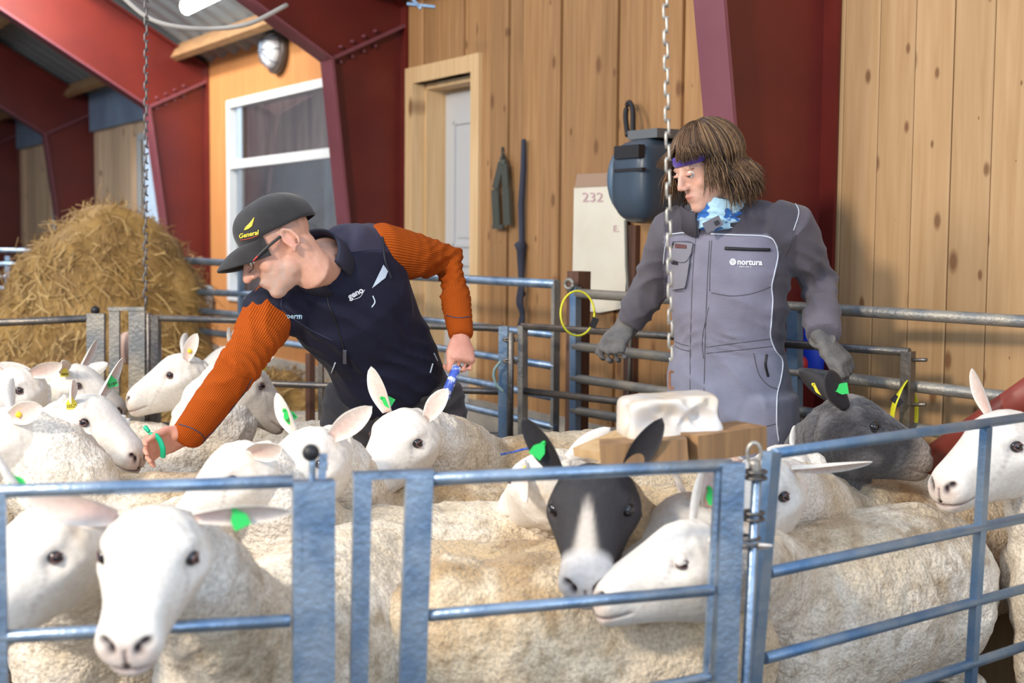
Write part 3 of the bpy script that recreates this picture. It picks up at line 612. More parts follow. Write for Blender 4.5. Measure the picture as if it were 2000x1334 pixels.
# salt block with licked hollows
g = G(); c = P(1308, 813, DS); nx, ny, nz = 44, 30, 26
hx, hy, hz = .108, .085, .048
ca, sa = math.cos(R(8)), math.sin(R(8)); V = []; F = []
def sph_box():
    V, F = ellipsoid((0, 0, 0), (1, 1, 1), None, 120, 70); out = []
    for v in V:
        n = np.abs(v); e = 7.0; k = (n[0]**e+n[1]**e+n[2]**e)**(-1/e); out.append(v*k)
    return np.array(out), F
V, F = sph_box(); V = V*np.array([hx, hy, hz])
holes = [((-.07, -.085, -.005), .030, .022), ((-.045, -.085, .028), .018, .014), ((-.015, -.088, .01), .028, .024), ((.02, -.088, -.012), .024, .02), ((.062, -.085, .006), .032, .03), ((.105, -.04, .01), .03, .02), ((-.10, -.02, .01), .03, .015), ((.085, -.08, .04), .022, .018), ((0.03, -.08, .045), .02, .012)]
for h, rad, dep in holes:
    d2 = ((V-np.array(h))**2).sum(1); wgt = np.exp(-d2/(2*(rad*.62)**2)); dirn = -np.array(h)/np.linalg.norm(h); V = V+np.outer(wgt*dep*1.5, dirn)
V = V+(vnoise(V, 40)*.0012)[:, None]
V[:, 2] += V[:, 0]*0.06
Rm = np.array([[ca, -sa, 0], [sa, ca, 0], [0, 0, 1]]); V = V @ Rm.T+np.array(c)
g.add(V, F)
mk('salt_block', g, mat('milky salt', (0.70, 0.60, 0.48), (0.68, 0.67, 0.68), sc=14, rough=.25, sub=.06), label='white licked salt block with scooped hollows under the pale chain', cat='salt block')
r = root('timber_block', P(1320, 895, DS), 'worn timber pieces carrying the white salt block', 'timber')
g = G(); g.beam(P(1172, 884, DS-.09), P(1340, 872, DS-.10), (0, 0, 1), .045, .09); mk('beam_piece', g, M_block, r, smooth=False)
g = G(); g.beam(P(1335, 872, DS-.08), P(1468, 852, DS+.02), (0, 0, 1), .058, .10); mk('beam_piece', g, M_block, r, smooth=False)
g = G(); g.beam(P(1150, 888, DS+.03), P(1235, 852, DS+.12), (0, 0, 1), .02, .1); g.beam(P(1235, 862, DS+.06), P(1440, 850, DS+.08), (0, 0, 1), .018, .1); mk('pale_board', g, M_trim, r, smooth=False)
g = G(); g.ell(P(248, 680, 5.75), (.045, .04, .07)); g.ell(P(294, 690, 5.85), (.05, .04, .09)); mk('salt_block', g, mat('pink salt', (.72, .5, .42), rough=.5), label='pinkish salt lick behind the grey U posts at the straw', cat='salt block')
# ================================================================== STRAW HEAP
M_hay = mat('straw', (0.48, 0.29, 0.085), (0.22, 0.12, 0.035), sc=5, rough=.7, thr=(.3, .7), detail=6)
HC = P(190, 700, 7.4)
def heap_r(V): return V
g = G(); g.ell((HC.x, 7.5, .55), (.62, .5, 1.02), nu=40, nv=30); g.ell((HC.x-.35, 7.4, .3), (.75, .6, .62), nu=36, nv=22); g.ell((HC.x+.05, 7.5, 1.05), (.40, .4, .42), nu=30, nv=20); g.ell((HC.x+.72, 7.3, .2), (.75, .55, .50), nu=36, nv=22); g.ell((HC.x-.9, 7.0, .1), (.8, .5, .6), nu=36, nv=22)
V, F, Nn = remesh(g, .035, 6); V = V+Nn*(vnoise(V, 9)*.035+vnoise(V, 3, 2)*.06)[:, None]
hr = root('straw_heap', (HC.x, 7.5, 0), 'tall heap of golden straw behind the left gates', 'straw')
mk('heap_core', (V, F), M_hay, hr)
g = G(); ids = rng.choice(len(V), min(len(V), 14000), replace=False); Vs = []; Fs = []; nn = 0
for i in ids:
    p = V[i]; n_ = Nn[i]
    if p[1] > 7.75 or p[2] < .5: continue
    d = rng.normal(size=3)*.8+np.array([0, 0, -1.1])+n_*.1; d -= n_*d.dot(n_)*.8; d /= np.linalg.norm(d); L = rng.uniform(.04, .14); wv = np.cross(d, n_); wv = wv/(np.linalg.norm(wv)+1e-9)*rng.uniform(.0015, .0045)
    bend = rng.normal(size=3)*.03
    q = [p+n_*.005, p+d*L*.5+n_*rng.uniform(.01, .05)+bend*.5, p+d*L+n_*rng.uniform(-.01, .04)+bend]
    for a in q: Vs += [a-wv, a+wv]
    Fs += [(nn, nn+1, nn+3, nn+2), (nn+2, nn+3, nn+5, nn+4)]; nn += 6
mh = [M_hay, mat('pale straw', (.62, .42, .17), (.40, .24, .08), sc=3, rough=.6)]
for kk in range(2):
    F_ = [f for j, f in enumerate(Fs) if (j//2) % 2 == kk]; mk('straw_stalks', (np.array(Vs), F_), mh[kk], hr, smooth=False, kind='stuff')
# ================================================================== SHEEP
def fleece_mat(name):
    m, nt, b = nodes(name); L = nt.links.new; b.inputs['Roughness'].default_value = .9; b.inputs['Specular IOR Level'].default_value = .15
    b.inputs['Sheen Weight'].default_value = .25; b.inputs['Sheen Roughness'].default_value = .6
    tc = N(nt, 'ShaderNodeTexCoord'); at = N(nt, 'ShaderNodeVertexColor', layer_name='Col')
    n1 = N(nt, 'ShaderNodeTexNoise', i_Scale=130.0, i_Detail=3.0); L(tc.outputs['Object'], n1.inputs['Vector'])
    m1 = N(nt, 'ShaderNodeMapRange'); m1.inputs[1].default_value = .3; m1.inputs[2].default_value = .62; m1.inputs[3].default_value = .70; m1.inputs[4].default_value = 1.08; L(n1.outputs['Fac'], m1.inputs[0])
    mu = N(nt, 'ShaderNodeVectorMath', operation='SCALE'); L(at.outputs[0], mu.inputs[0]); L(m1.outputs[0], mu.inputs['Scale']); L(mu.outputs[0], b.inputs['Base Color'])
    n2 = N(nt, 'ShaderNodeTexNoise', i_Scale=75.0, i_Detail=4.0); L(tc.outputs['Object'], n2.inputs['Vector'])
    bp = N(nt, 'ShaderNodeBump', i_Strength=.9, i_Distance=.012); L(n2.outputs['Fac'], bp.inputs['Height']); L(bp.outputs[0], b.inputs['Normal']); return m
M_fleece = fleece_mat('sheared fleece')
M_face = mat('short face hair', (1, 1, 1), (.90, .88, .86), sc=90, rough=.65, bump=.12, bsc=160, vcol=True, sub=.0, spec=.25)
M_eye = mat('dark eye', (.006, .005, .008), rough=.04, spec=.8)
M_lid = mat('pinkish dark eyelid', (.16, .08, .08), rough=.45); M_lidb = mat('black eyelid', (.02, .018, .02), rough=.4)
M_hoof = mat('hoof horn', (.05, .04, .035), rough=.6)
# --- the head as a swept profile with eye sockets, nostrils and mouth (local: x muzzle, y left, z up)
HP = np.array([  # x, ztop, zbot, halfwidth, exponent
    (-.055, .035, -.075, .050, 2.0), (-.03, .066, -.10, .068, 2.1), (0, .086, -.120, .079, 2.2), (.035, .096, -.128, .084, 2.3), (.07, .096, -.124, .082, 2.3), (.10, .088, -.113, .073, 2.3),
    (.14, .073, -.100, .064, 2.4), (.18, .060, -.090, .057, 2.5), (.215, .049, -.082, .053, 2.6), (.245, .040, -.077, .051, 2.7), (.268, .028, -.073, .047, 2.6), (.283, .012, -.065, .039, 2.4), (.291, -.006, -.052, .026, 2.2), (.2945, -.02, -.035, .010, 2.0)])
def build_head():
    nr, ns = 84, 72; s = np.linspace(0, 1, nr); xs = HP[0, 0]+(HP[-1, 0]-HP[0, 0])*(1-(1-s)**1.55)
    c = [np.interp(xs, HP[:, 0], HP[:, k]) for k in range(1, 5)]
    for k in range(3):  # smooth
        c = [np.concatenate([a[:1], (a[:-2]+2*a[1:-1]+a[2:])/4, a[-1:]]) for a in c]
    V = []; th = np.arange(ns)*2*math.pi/ns-math.pi/2
    for i in range(nr):
        zt, zb, hw, e = c[0][i], c[1][i], c[2][i], c[3][i]; cz = (zt+zb)/2*0.6+zb*0.0+0.4*(zt*0.62+zb*0.38); 
        y = np.sign(np.cos(th))*np.abs(np.cos(th))**(2/e)*hw; sn = np.sin(th); z = np.where(sn > 0, cz+np.abs(sn)**(2/e)*(zt-cz), cz-np.abs(sn)**(2/e)*(cz-zb))
        # narrow jaw towards chin, narrower forehead ridge
        f = np.where(z < cz, 1-.38*((cz-z)/(cz-zb+1e-6))**1.3, 1-.08*((z-cz)/(zt-cz+1e-6))); V.append(np.stack([np.full(ns, xs[i]), y*f, z], 1))
    V = np.concatenate(V); F = []
    for j in range(nr-1):
        for i in range(ns):
            a = j*ns+i; b_ = j*ns+(i+1) % ns; F.append((a, b_, b_+ns, a+ns))
    F.append(tuple(reversed(range(ns)))); F.append(tuple((nr-1)*ns+i for i in range(ns)))
    X = V.copy(); ay = np.abs(V[:, 1]); sg = np.sign(V[:, 1]); q = V.copy(); q[:, 1] = ay
    def gs(c_, r): return np.exp(-(((q-np.array(c_))/np.array(r))**2).sum(1))
    E = EYE
    # brow ridge, socket, cheek, nasal flare, nostril pit, mouth groove
    V[:, 1] += sg*(.010*gs((.078, .078, .062), (.035, .03, .016))-.011*gs((E[0]+.012, .08, E[2]-.004), (.022, .03, .018))+.006*gs((.07, .07, .000), (.05, .05, .022)))
    V[:, 1] += sg*(.004*gs((.262, .038, -.005), (.022, .02, .02))-.007*gs((.20, .05, -.01), (.04, .03, .03)))
    nx = gs((.283, .021, .000), (.020, .0062, .010))+gs((.274, .031, .010), (.014, .007, .006)); V[:, 0] -= .010*nx; V[:, 1] -= sg*.006*nx
    mz = -.040+.22*np.clip(.29-V[:, 0], 0, .1)*-.18
    mline = np.exp(-((V[:, 2]-mz)/.0035)**2)*np.clip((V[:, 0]-.205)/.02, 0, 1)
    V[:, 1] -= sg*.0045*mline; V[:, 0] -= .004*mline*np.clip((V[:, 0]-.27)/.01, 0, 1)
    phil = np.exp(-(V[:, 1]/.003)**2)*np.clip((V[:, 0]-.275)/.008, 0, 1)*((V[:, 2] < .0)&(V[:, 2] > -.04)); V[:, 0] -= .004*phil
    V[:, 0] += .004*gs((.285, 0, -.055), (.02, .03, .012))
    masks = dict(nost=np.clip(nx*1.3, 0, 1), mouth=mline*.8, phil=phil, eye=gs((E[0], .075, E[2]), (.022, .03, .017)), nose=np.exp(-((V[:, 0]-.292)/.020)**2)*np.exp(-((V[:, 2]+.004)/.026)**2),
                 tear=np.exp(-(((V[:, 0]-.118)+(V[:, 2]-.022)*1.0)/.02)**2)*np.exp(-(((V[:, 2]-.022)-(.118-V[:, 0])*.8)/.0045)**2)*(ay > .03), lip=np.exp(-((V[:, 2]+.042)/.012)**2)*np.clip((V[:, 0]-.24)/.03, 0, 1))
    masks['x'] = V[:, 0]; masks['z'] = V[:, 2]; masks['ay'] = ay
    return V, F, masks
EYE = (.083, .0755, .034)
HEADV, HEADF, HM = build_head()
def ear_geo(root_, d, n_, L, Wd, droop=.0):
    """leaf-shaped cupped ear; d = length axis, n_ = opening of the cup"""
    d = Vector(d).normalized(); n_ = Vector(n_); n_ = (n_-d*n_.dot(d)).normalized(); s = d.cross(n_); root_ = Vector(root_)
    nu, nv = 15, 11; out = []; inn = []
    for i in range(nu):
        u = i/(nu-1); wd = Wd*(.34+.66*math.sin(min(1, u*1.35+.12)*math.pi/2))*(1-u**2.6)**.62 if u < .999 else .0015
        for j in range(nv):
            v = (j/(nv-1)-.5)*2; cup = .55*(1-u*.55)
            ang = v*cup*1.9
            p = root_+d*(u*L)+s*(math.sin(ang)/(cup*1.9)*wd/2)+n_*((1-math.cos(ang))/(cup*1.9)*wd*.5)-Vector((0, 0, 1))*droop*L*u*u
            th = .0035*(1-.6*abs(v)**3)*(1-.6*u)+.0004
            inn.append(p+n_*0); out.append(p-n_*th*(1.6 if abs(v) < .99 else .0))
    V = [tuple(p) for p in inn+out]; nI = nu*nv; F = []
    for i in range(nu-1):
        for j in range(nv-1):
            a = i*nv+j; F.append((a, a+1, a+nv+1, a+nv)); F.append((a+nI, a+nv+nI, a+nv+1+nI, a+1+nI))
    for i in range(nu-1):
        for j in (0, nv-1):
            a = i*nv+j; q = (a, a+nv, a+nv+nI, a+nI); F.append(q if j == 0 else q[::-1])
    for i in (0, nu-1):
        for j in range(nv-1):
            a = i*nv+j; q = (a, a+nI, a+1+nI, a+1); F.append(q if i == 0 else q[::-1])
    return np.array(V), F, nI, nu, nv
def rotM(az, pitch, roll): return Matrix.Rotation(R(az), 4, 'Z') @ Matrix.Rotation(R(pitch), 4, 'Y') @ Matrix.Rotation(R(roll), 4, 'X')
SHEEP = []
def sheep(label, head, az, pitch, roll=0, shoulder=None, heading=180, hs=.93, bs=1.03, blen=1.0, face='white', wool=(.74, .60, .42), tone=0, ears=None, tags=(), low=False, nose_pink=True, zsh=0, neckr=1.0, vox=.015, wooly=0.5, squint=False, group='sheared white sheep crowded in the pen'):
    hd = P(*head); MH = Matrix.Translation(hd) @ rotM(az, pitch, roll) @ Matrix.Diagonal((hs*.92, hs*1.17, hs*1.0, 1)) @ Matrix.Translation((-.12, 0, 0))
    if low: hd = Vector((hd.x, hd.y, .42)); MH.translation = hd
    sx, sy = XY(*shoulder), shoulder[1]; hg = R(heading)
    BM = Matrix.Translation((sx, sy, 0)) @ Matrix.Rotation(hg, 4, 'Z') @ Matrix.Scale(bs, 4)   # local x forward, shoulder at x=0
    bl = blen
    def B(x, y, z): return tuple(BM @ Vector((x*bl if x < 0 else x, y, z+zsh)))
    g = G(); side = tuple((BM.to_3x3() @ Vector((0, 1, 0))))
    g.loft([B(-.80, 0, .53), B(-.76, 0, .51), B(-.62, 0, .485), B(-.4, 0, .465), B(-.2, 0, .465), B(-.03, 0, .485), B(.07, 0, .51)],
           [(.10*bs, .12*bs), (.165*bs, .18*bs), (.205*bs, .225*bs), (.225*bs, .24*bs), (.21*bs, .238*bs), (.17*bs, .205*bs), (.11*bs, .15*bs)], side=side, n=24, capk=.7)
    # hip and shoulder masses
    for y in (-.11, .11): g.ell(B(-.62, y, .47), (.15*bs, .10*bs, .19*bs), Matrix.Rotation(hg, 4, 'Z')); g.ell(B(-.06, y*.9, .44), (.12*bs, .085*bs, .18*bs), Matrix.Rotation(hg, 4, 'Z'))
    sh = Vector(B(-.02, 0, .56)); poll = MH @ Vector((-.02, 0, -.02)); pol2 = MH @ Vector((.03, 0, -.035)); mid = sh.lerp(poll, .55)+Vector((0, 0, .02))
    mid2 = poll+(mid-poll)*.35
    g.loft([Vector(B(-.14, 0, .52)), sh, mid, mid2, poll, pol2], [.16*bs, .15*bs, .105*bs*neckr, .088*neckr, .076, .060], side=side, n=22, capk=.6)
    for x, y, seg in ((-.03, .11, 0), (-.03, -.11, 0), (-.66, .12, 1), (-.66, -.12, 1)):
        if seg == 0: g.loft([B(x, y, .42), B(x+.02, y, .24), B(x, y, .13), B(x+.01, y, .05)], [.07*bs, .038, .024, .022], side=side, n=12)
        else: g.loft([B(x+.02, y, .42), B(x+.06, y, .29), B(x-.06, y, .22), B(x-.04, y, .10), B(x-.03, y, .05)], [.10*bs, .058, .032, .024, .022], side=side, n=12)
    g.loft([B(-.83, 0, .56), B(-.88, 0, .47), B(-.87, 0, .40)], [.035, .03, .02], side=side, n=10)
    V, F, Nn = remesh(g, vox, 5)
    sd = len(SHEEP)+1
    V = V+Nn*(vnoise(V, 11, sd)*.005+vnoise(V, 30, sd)*.0045*(1+wooly)+vnoise(V, 75, sd)*.003)[:, None]
    dark = face == 'black'; w0 = np.array(wool)
    n1 = vnoise(V, 5, sd)*.5+vnoise(V, 13, sd+3)*.35+vnoise(V, 45, sd)*.25
    top = np.clip((Nn[:, 2]-.1)*1.2, 0, 1)
    # tan staining along the back, creamier flanks, dirt flecks
    c1 = w0; c2 = w0*np.array([1.30, 1.42, 1.68]); c3 = w0*np.array([.62, .50, .34])
    k = np.clip(.58+n1*1.3-top*.38+tone, 0, 1)[:, None]; C = c1*(1-k)+c2*k
    d = np.clip((vnoise(V, 6, sd+9)+.5*vnoise(V, 22, sd+2)-.15)*2.4, 0, 1)*(.30+.55*top); C = C*(1-d[:, None])+c3*d[:, None]
    fl = np.clip((vnoise(V, 55, sd+5)+.4*vnoise(V, 9, sd)-.45)*4, 0, 1)*.55; C = C*(1-fl[:, None])+c3*.7*fl[:, None]
    C = np.clip(C, 0, .9)
    if dark: C = np.array([.17, .16, .17])*(1+.9*(n1+.2*top))[:, None]
    # neck near the head takes the face colour
    hl = np.array(MH.inverted()); VL = V @ hl[:3, :3].T+hl[:3, 3]; dh = np.linalg.norm(VL-np.array([.0, 0, -.03]), axis=1)
    fc = np.array([.86, .82, .77]) if not dark else np.array([.05, .048, .05])
    if face == 'blackblaze': fc = w0*.9
    kk = np.clip((.24-dh)/.12, 0, 1)[:, None]*.7; C = C*(1-kk)+fc*kk
    allV = [V]; allF = list(F); allC = [C]; n = len(V); mi = [0]*len(F)
    # head
    H = np.array(MH); HL = HEADV+(HEADV-np.array([.1, 0, 0]))*(vnoise(HEADV, 60, sd)*.03*np.clip((.13-HEADV[:, 0])/.1, 0, 1)*(np.abs(HM['eye']) < .25))[:, None]; HV = HL @ H[:3, :3].T+H[:3, 3]; m = HM
    white = face in ('white', 'muzzleshade'); base = np.array([.80, .765, .72]) if white else np.array([.035, .033, .038])
    CH = np.tile(base, (len(HV), 1)); nn_ = vnoise(HEADV, 30, sd)*.5+.5
    def paint(mask, col, a=1.0):
        nonlocal CH
        mk_ = np.clip(mask*a, 0, 1)[:, None]; CH = CH*(1-mk_)+np.array(col)*mk_
    if white:
        paint(np.clip((nn_-.45)*1.5, 0, 1)*np.clip((.06-m['x'])/.08, 0, 1), (.78, .66, .48), .6); paint(m['nose'], (.62, .44, .38), .55); paint(m['lip'], (.55, .40, .37), .55)
        paint(m['eye'], (.74, .62, .60), .35); paint(m['tear'], (.30, .24, .24), .45)
        if face == 'muzzleshade': paint(np.clip((m['x']-.14)/.08, 0, 1), (.36, .31, .28), .75)  # shade on the muzzle, painted as a darker grey-brown
    elif face == 'blackblaze':
        bz = np.clip((m['x']-.085)/.05, 0, 1)*np.exp(-(m['ay']/(.007+np.clip(m['x']-.1, 0, .2)*.13))**4)*(m['z'] > -.02); paint(bz, (.62, .56, .50), .95)
        paint(np.clip((m['x']-.205)/.025, 0, 1), (.62, .60, .60), .92); paint(m['eye'], (.12, .11, .12), .7)
    else:
        paint(np.clip((nn_-.35)*2, 0, 1), (.17, .16, .165), .8); paint(np.clip((m['x']-.20)/.06, 0, 1), (.36, .29, .24), .9)
    paint(m['nost'], (.035, .02, .025), 1.0); paint(m['mouth'], (.16, .09, .09), .9); paint(m['phil'], (.15, .09, .10), .8)
    allV.append(HV); allF += [tuple(i+n for i in f) for f in HEADF]; mi += [0 if face == 'black' else 1]*len(HEADF); allC.append(CH); n += len(HV)
    # ears
    ears = ears or [dict(), dict()]
    epos = []
    for si, e in zip((1, -1), ears):
        if e is None: epos.append(None); continue
        rt = Vector((.000, si*.060, .062)); dr = Vector(e.get('d', (-.25, 1.0, .25))); dr.y *= si; op = Vector(e.get('n', (.88, 0, -.15))); op.y *= si
        EV, EF, nI, nu, nv = ear_geo(rt, dr, op, e.get('L', .145), e.get('W', .078), e.get('droop', .0))
        ec = np.tile(base*.97, (len(EV), 1)); 
        uu = np.tile(np.repeat(np.arange(nu)/(nu-1), nv), 2); vv = np.tile(np.abs(np.tile(np.linspace(-1, 1, nv), nu)), 2)
        pk = (np.arange(len(EV)) < nI)*np.clip(1-vv**2*1.0, 0, 1)*np.clip(1.25-uu, 0, 1); pc = np.array((.74, .47, .42) if white else (.07, .05, .055)); ec = ec*(1-.7*pk[:, None])+pc*.7*pk[:, None]
        if 'c' in e: ec = np.tile(np.array(e['c']), (len(EV), 1))
        EW = EV @ H[:3, :3].T+H[:3, 3]; allV.append(EW); allF += [tuple(i+n for i in f) for f in EF]; mi += [1]*len(EF); allC.append(ec); n += len(EV)
        k_ = 6*nv+nv//2; p = Vector(EW[k_]); dn = (MH.to_3x3() @ dr).normalized(); on = (MH.to_3x3() @ op); on = (on-dn*on.dot(dn)).normalized(); epos.append((p, dn, on, EW, nv))
    rt_ = root('sheep', (sx, sy, 0), label, 'sheep', group)
    gg = G(); gg.v = allV; gg.f = allF; gg.n = n; gg.m = mi
    mk('body', gg, [M_fleece, M_face], rt_, col=np.concatenate(allC))
    for si in (1, -1):   # eyes with lids
        c = MH @ Vector((EYE[0], si*(EYE[1]-.0105), EYE[2])); g = G(); g.ell(c, (.0148*hs,)*3, nu=20, nv=14); eo = mk('eye', g, M_eye, rt_)
        if squint:
            g = G(); g.ell(c+(MH.to_3x3() @ Vector((0, 0, 1))).normalized()*.0045, (.0158*hs,)*3, nu=20, nv=14); mk('upper_lid', g, M_face, eo, col=np.tile(np.array([.84, .78, .73]), (len(g.verts()), 1)))
        g = G(); pts = []; cc = Vector((EYE[0], si*(EYE[1]-.0105), EYE[2]))
        for q in np.linspace(0, 2*math.pi, 21):
            dx = .0140*math.cos(q); dz = .0085*math.sin(q)+dx*.25; yy = math.sqrt(max(.0158**2-dx*dx*.92-dz*dz, .00002))*.86; pts.append(MH @ (cc+Vector((dx, si*yy, dz))))
        g.loft(pts, [.0017]*21, n=6, caps=False); mk('eyelid', g, M_lid if white else M_lidb, eo)
    for y in (.11, -.11):
        for x, z in ((-.02, .03), (-.69, .03)):
            g = G(); g.loft([B(x, y, .0), B(x, y, .06)], [(.032, .03), (.024, .024)], n=10, capk=.1); mk('hoof', g, M_hoof, rt_)
    for tg in tags:
        ei, kind, txt = tg[0], tg[1], tg[2]; f = tg[3] if len(tg) > 3 else .35; e = epos[ei]
        if e is None: continue
        p, dn, on, EW, nv = e; row = int(f*14); p = Vector(EW[row*nv+nv//2]); sgn = -1 if (len(tg) > 4 and tg[4]) else 1
        o_ = on*sgn; 
        upv = Vector((0, 0, 1)); up = (upv-o_*upv.dot(o_)); up = up.normalized() if up.length > .25 else dn
        if len(tg) > 5 and tg[5]: o_ = (CO-p).normalized(); up = (upv-o_*upv.dot(o_)).normalized(); ra = Matrix.Rotation(R(tg[5] if tg[5] is not True else 0), 3, o_); up = ra @ up
        rg = up.cross(o_).normalized(); p0 = p+o_*.006
        if kind == 'pin':
            g = G(); g.ell(p0, (.008, .008, .008)); g.tube([p-o_*.008, p0], .003, n=6); mk('ear_tag', g, M_tagY, rt_, label='small yellow tag button'); continue
        out = [(x_*.8, y_*.8) for x_, y_ in [(-.007, .012), (-.006, .02), (0, .024), (.006, .02), (.007, .012), (.014, .004), (.0185, -.004), (.0185, -.026), (-.0185, -.026), (-.0185, -.004), (-.014, .004)]]
        V2 = []; 
        for dz in (0, .0022): V2 += [tuple(p0+rg*x+up*(y-.008)+o_*dz) for x, y in out]
        nO = len(out); g = G(); g.add(V2, [tuple(reversed(range(nO))), tuple(range(nO, 2*nO))]+[(i, (i+1) % nO, (i+1) % nO+nO, i+nO) for i in range(nO)])
        to = mk('ear_tag', g, M_tagY if kind == 'Y' else M_tagG, rt_, smooth=False, label=('yellow' if kind == 'Y' else 'green')+' plastic ear tag')
        g = G(); g.ell(p0+up*.008+o_*.003, (.004, .004, .004), nu=8, nv=6); mk('tag_button', g, M_tagY if kind == 'Y' else M_tagG, to)
        if txt:
            TV, TF = text_geo(txt, .0135, bold=.0002); wd_ = TV[:, 0].max()-TV[:, 0].min(); sx_ = min(1, .027/wd_)
            TW = [tuple(p0+rg*(x*sx_)+up*(y-.0205)+o_*.0027) for x, y, _ in TV]; g = G(); g.add(TW, TF); mk('tag_number', g, M_ink, to, smooth=False)
    SHEEP.append(rt_); return rt_, MH, BM
CREAM = (.62, .475, .30); TAN = (.54, .395, .225); PALE = (.69, .575, .42)
EUP = dict(d=(-.1, .45, 1.0), n=(.9, .3, -.1)); 
# front row
sheep('white sheep at front left looking straight at the camera with its chin over the rail', (286, 1142, 2.25), -91, 31, 0, hs=.95, shoulder=(440, 2.66), heading=-112, wool=PALE,
      ears=[dict(d=(-.12, 1.0, .12), n=(.8, -.1, -.1), W=.062, L=.15, droop=.12), dict(d=(-.15, 1.0, .2), n=(.9, 0, .25), W=.085, L=.15)], tags=[(0, 'G', '', .45, False, 25)], vox=.013)
sheep('white sheep at the left edge with one eye visible beside the frontal face', (55, 1125, 2.42), -128, 34, 0, shoulder=(150, 2.98), heading=-105, wool=PALE,
      ears=[dict(d=(-.1, .9, .12), n=(.9, -.2, -.3)), dict(d=(-.3, .5, .9), n=(.8, .3, .0))], tags=[(1, 'G', '', .5, False, 30)])
sheep('black-faced sheep with a pale stripe and grey muzzle behind the front gate', (1155, 1040, 2.84), -99, 38, 3, hs=1.0, shoulder=(1240, 3.32), heading=200, blen=.62, face='blackblaze', wool=TAN, bs=.98,
      ears=[dict(d=(-.5, .6, .95), n=(.95, .0, .15), W=.062, c=(.03, .028, .032)), dict(d=(-.5, .5, .95), n=(.95, .0, .15), W=.062, c=(.03, .028, .032))], tags=[(1, 'G', '', .5, False, -35)], group='dark sheep in the pen')
sheep('white sheep with nearly closed eye nuzzling the grey muzzle of the black-faced sheep', (1292, 1122, 2.74), 188, 17, 0, shoulder=(1480, 3.26), heading=216, bs=1.0, wool=PALE, hs=.96, squint=True,
      ears=[dict(d=(-.6, .7, -.1), n=(.5, .2, -.8)), dict(d=(-.6, .5, .7))])
sheep('sheep whose pale back fills the gap under the middle gate rail, head lowered', (680, 1250, 2.95), 185, 60, 0, shoulder=(860, 2.97), heading=184, blen=.85, wool=CREAM, low=True, bs=1.0)
sheep('white sheep with upright ear and green tag behind the nearly closed eye', (1300, 1060, 3.05), -165, 22, 0, shoulder=(1405, 3.34), heading=216, wool=CREAM, bs=.85, blen=.4,
      ears=[dict(d=(-.45, .25, 1.0), n=(.3, .9, .0), W=.085), dict(d=(-.3, .8, .5))], tags=[(0, 'G', '', .3, False, 25)])
sheep('white sheep with a long ear pointing right beside the chained hinge rod', (1468, 1000, 3.25), -130, 28, 0, shoulder=(1590, 3.74), heading=214, hs=1.0, blen=1.25, wool=CREAM,
      ears=[dict(d=(-.25, 1.0, .1), n=(.75, 0, -.65), L=.17, W=.07), dict(d=(-.3, .8, .5))], bs=1.06)
sheep('white sheep at the right edge looking left with dark nostrils', (1925, 900, 3.5), -155, 22, 0, shoulder=(2075, 3.62), heading=122, wool=PALE, hs=1.08,
      ears=[dict(d=(-.5, .8, .2)), dict(d=(-.2, .35, 1.0), n=(.8, .2, .2), L=.12, W=.06)])
sheep('dark grey sheep facing right with yellow and green ear tags', (1705, 858, 3.72), 2, 16, 0, shoulder=(1610, 3.98), heading=172, blen=.42, hs=1.08, neckr=1.2, face='black', group='dark sheep in the pen', bs=1.03,
      ears=[dict(d=(-.9, .5, .45), n=(.5, .3, .2), L=.12), dict(d=(-.8, .5, .55), n=(.3, -.7, -.3))], tags=[(0, 'Y', '', .5, False, 60), (1, 'G', '', .5, False, 100)])
# middle rows
sheep('white sheep looking at the camera between the bending man and the front post, ears raised', (766, 890, 3.72), -125, 30, -4, shoulder=(905, 4.25), heading=186, wool=CREAM, bs=1.13, hs=.97,
      ears=[dict(d=(-.25, .62, .85), n=(.8, -.2, .2), L=.125, W=.068), dict(d=(-.35, .35, 1.0), n=(.8, .1, .3), L=.14)], tags=[(1, 'G', '', .3, False, 60)], wooly=1)
sheep('white sheep reaching its nose to the open hand, yellow tag 10525 and green tag', (203, 848, 3.98), -20, 27, 0, shoulder=(10, 4.2), heading=5, wool=PALE,
      ears=[dict(d=(-.2, .5, .9), n=(.8, .2, .2)), dict(d=(.0, .35, .9), n=(.7, -.3, .2), L=.09, W=.06)], tags=[(1, 'Y', '10525', .15, False, 5), (0, 'G', '0189', .55, False, 15)], wooly=1)
sheep('curly-necked sheep at the left edge with its round ear and yellow pin towards the camera', (-30, 880, 3.62), 200, 25, 0, shoulder=(150, 3.70), heading=188, wool=PALE,
      ears=[dict(d=(-.85, .6, .0), n=(-.1, 1.0, .1), L=.12, W=.085), dict(d=(-.3, .8, .5))], tags=[(0, 'pin', '', .35)], wooly=1.2, neckr=1.35)
sheep('sheep with curly poll low behind the left gate rail, facing left', (432, 965, 3.2), -152, 34, 0, shoulder=(560, 3.38), heading=190, wool=PALE, neckr=1.25, wooly=1.2,
      ears=[dict(d=(-.3, .9, .1)), None])
sheep('sheep with green tag half hidden behind the black ball of the gate post', (580, 935, 3.30), -128, 32, 0, shoulder=(672, 3.72), heading=208, wool=CREAM,
      ears=[dict(d=(-.3, .85, .55), n=(.8, 0, .1), L=.16, W=.075), dict(d=(-.4, .45, .6), n=(.8, .1, .3), L=.12)], tags=[(1, 'G', '0001', .55, False, 40)], wooly=1)
sheep('sheep with a hanging ear and yellow tag left of the black face', (1042, 962, 3.34), 118, 25, 0, shoulder=(1120, 3.74), heading=182, wool=TAN, blen=.9, hs=.86, neckr=1.25, wooly=1.2,
      ears=[dict(d=(-.55, .35, -.9), n=(-.2, .9, .2), L=.16, W=.06), dict(d=(-.3, .8, .5))], tags=[(0, 'Y', '1804', .25, False, 5)])
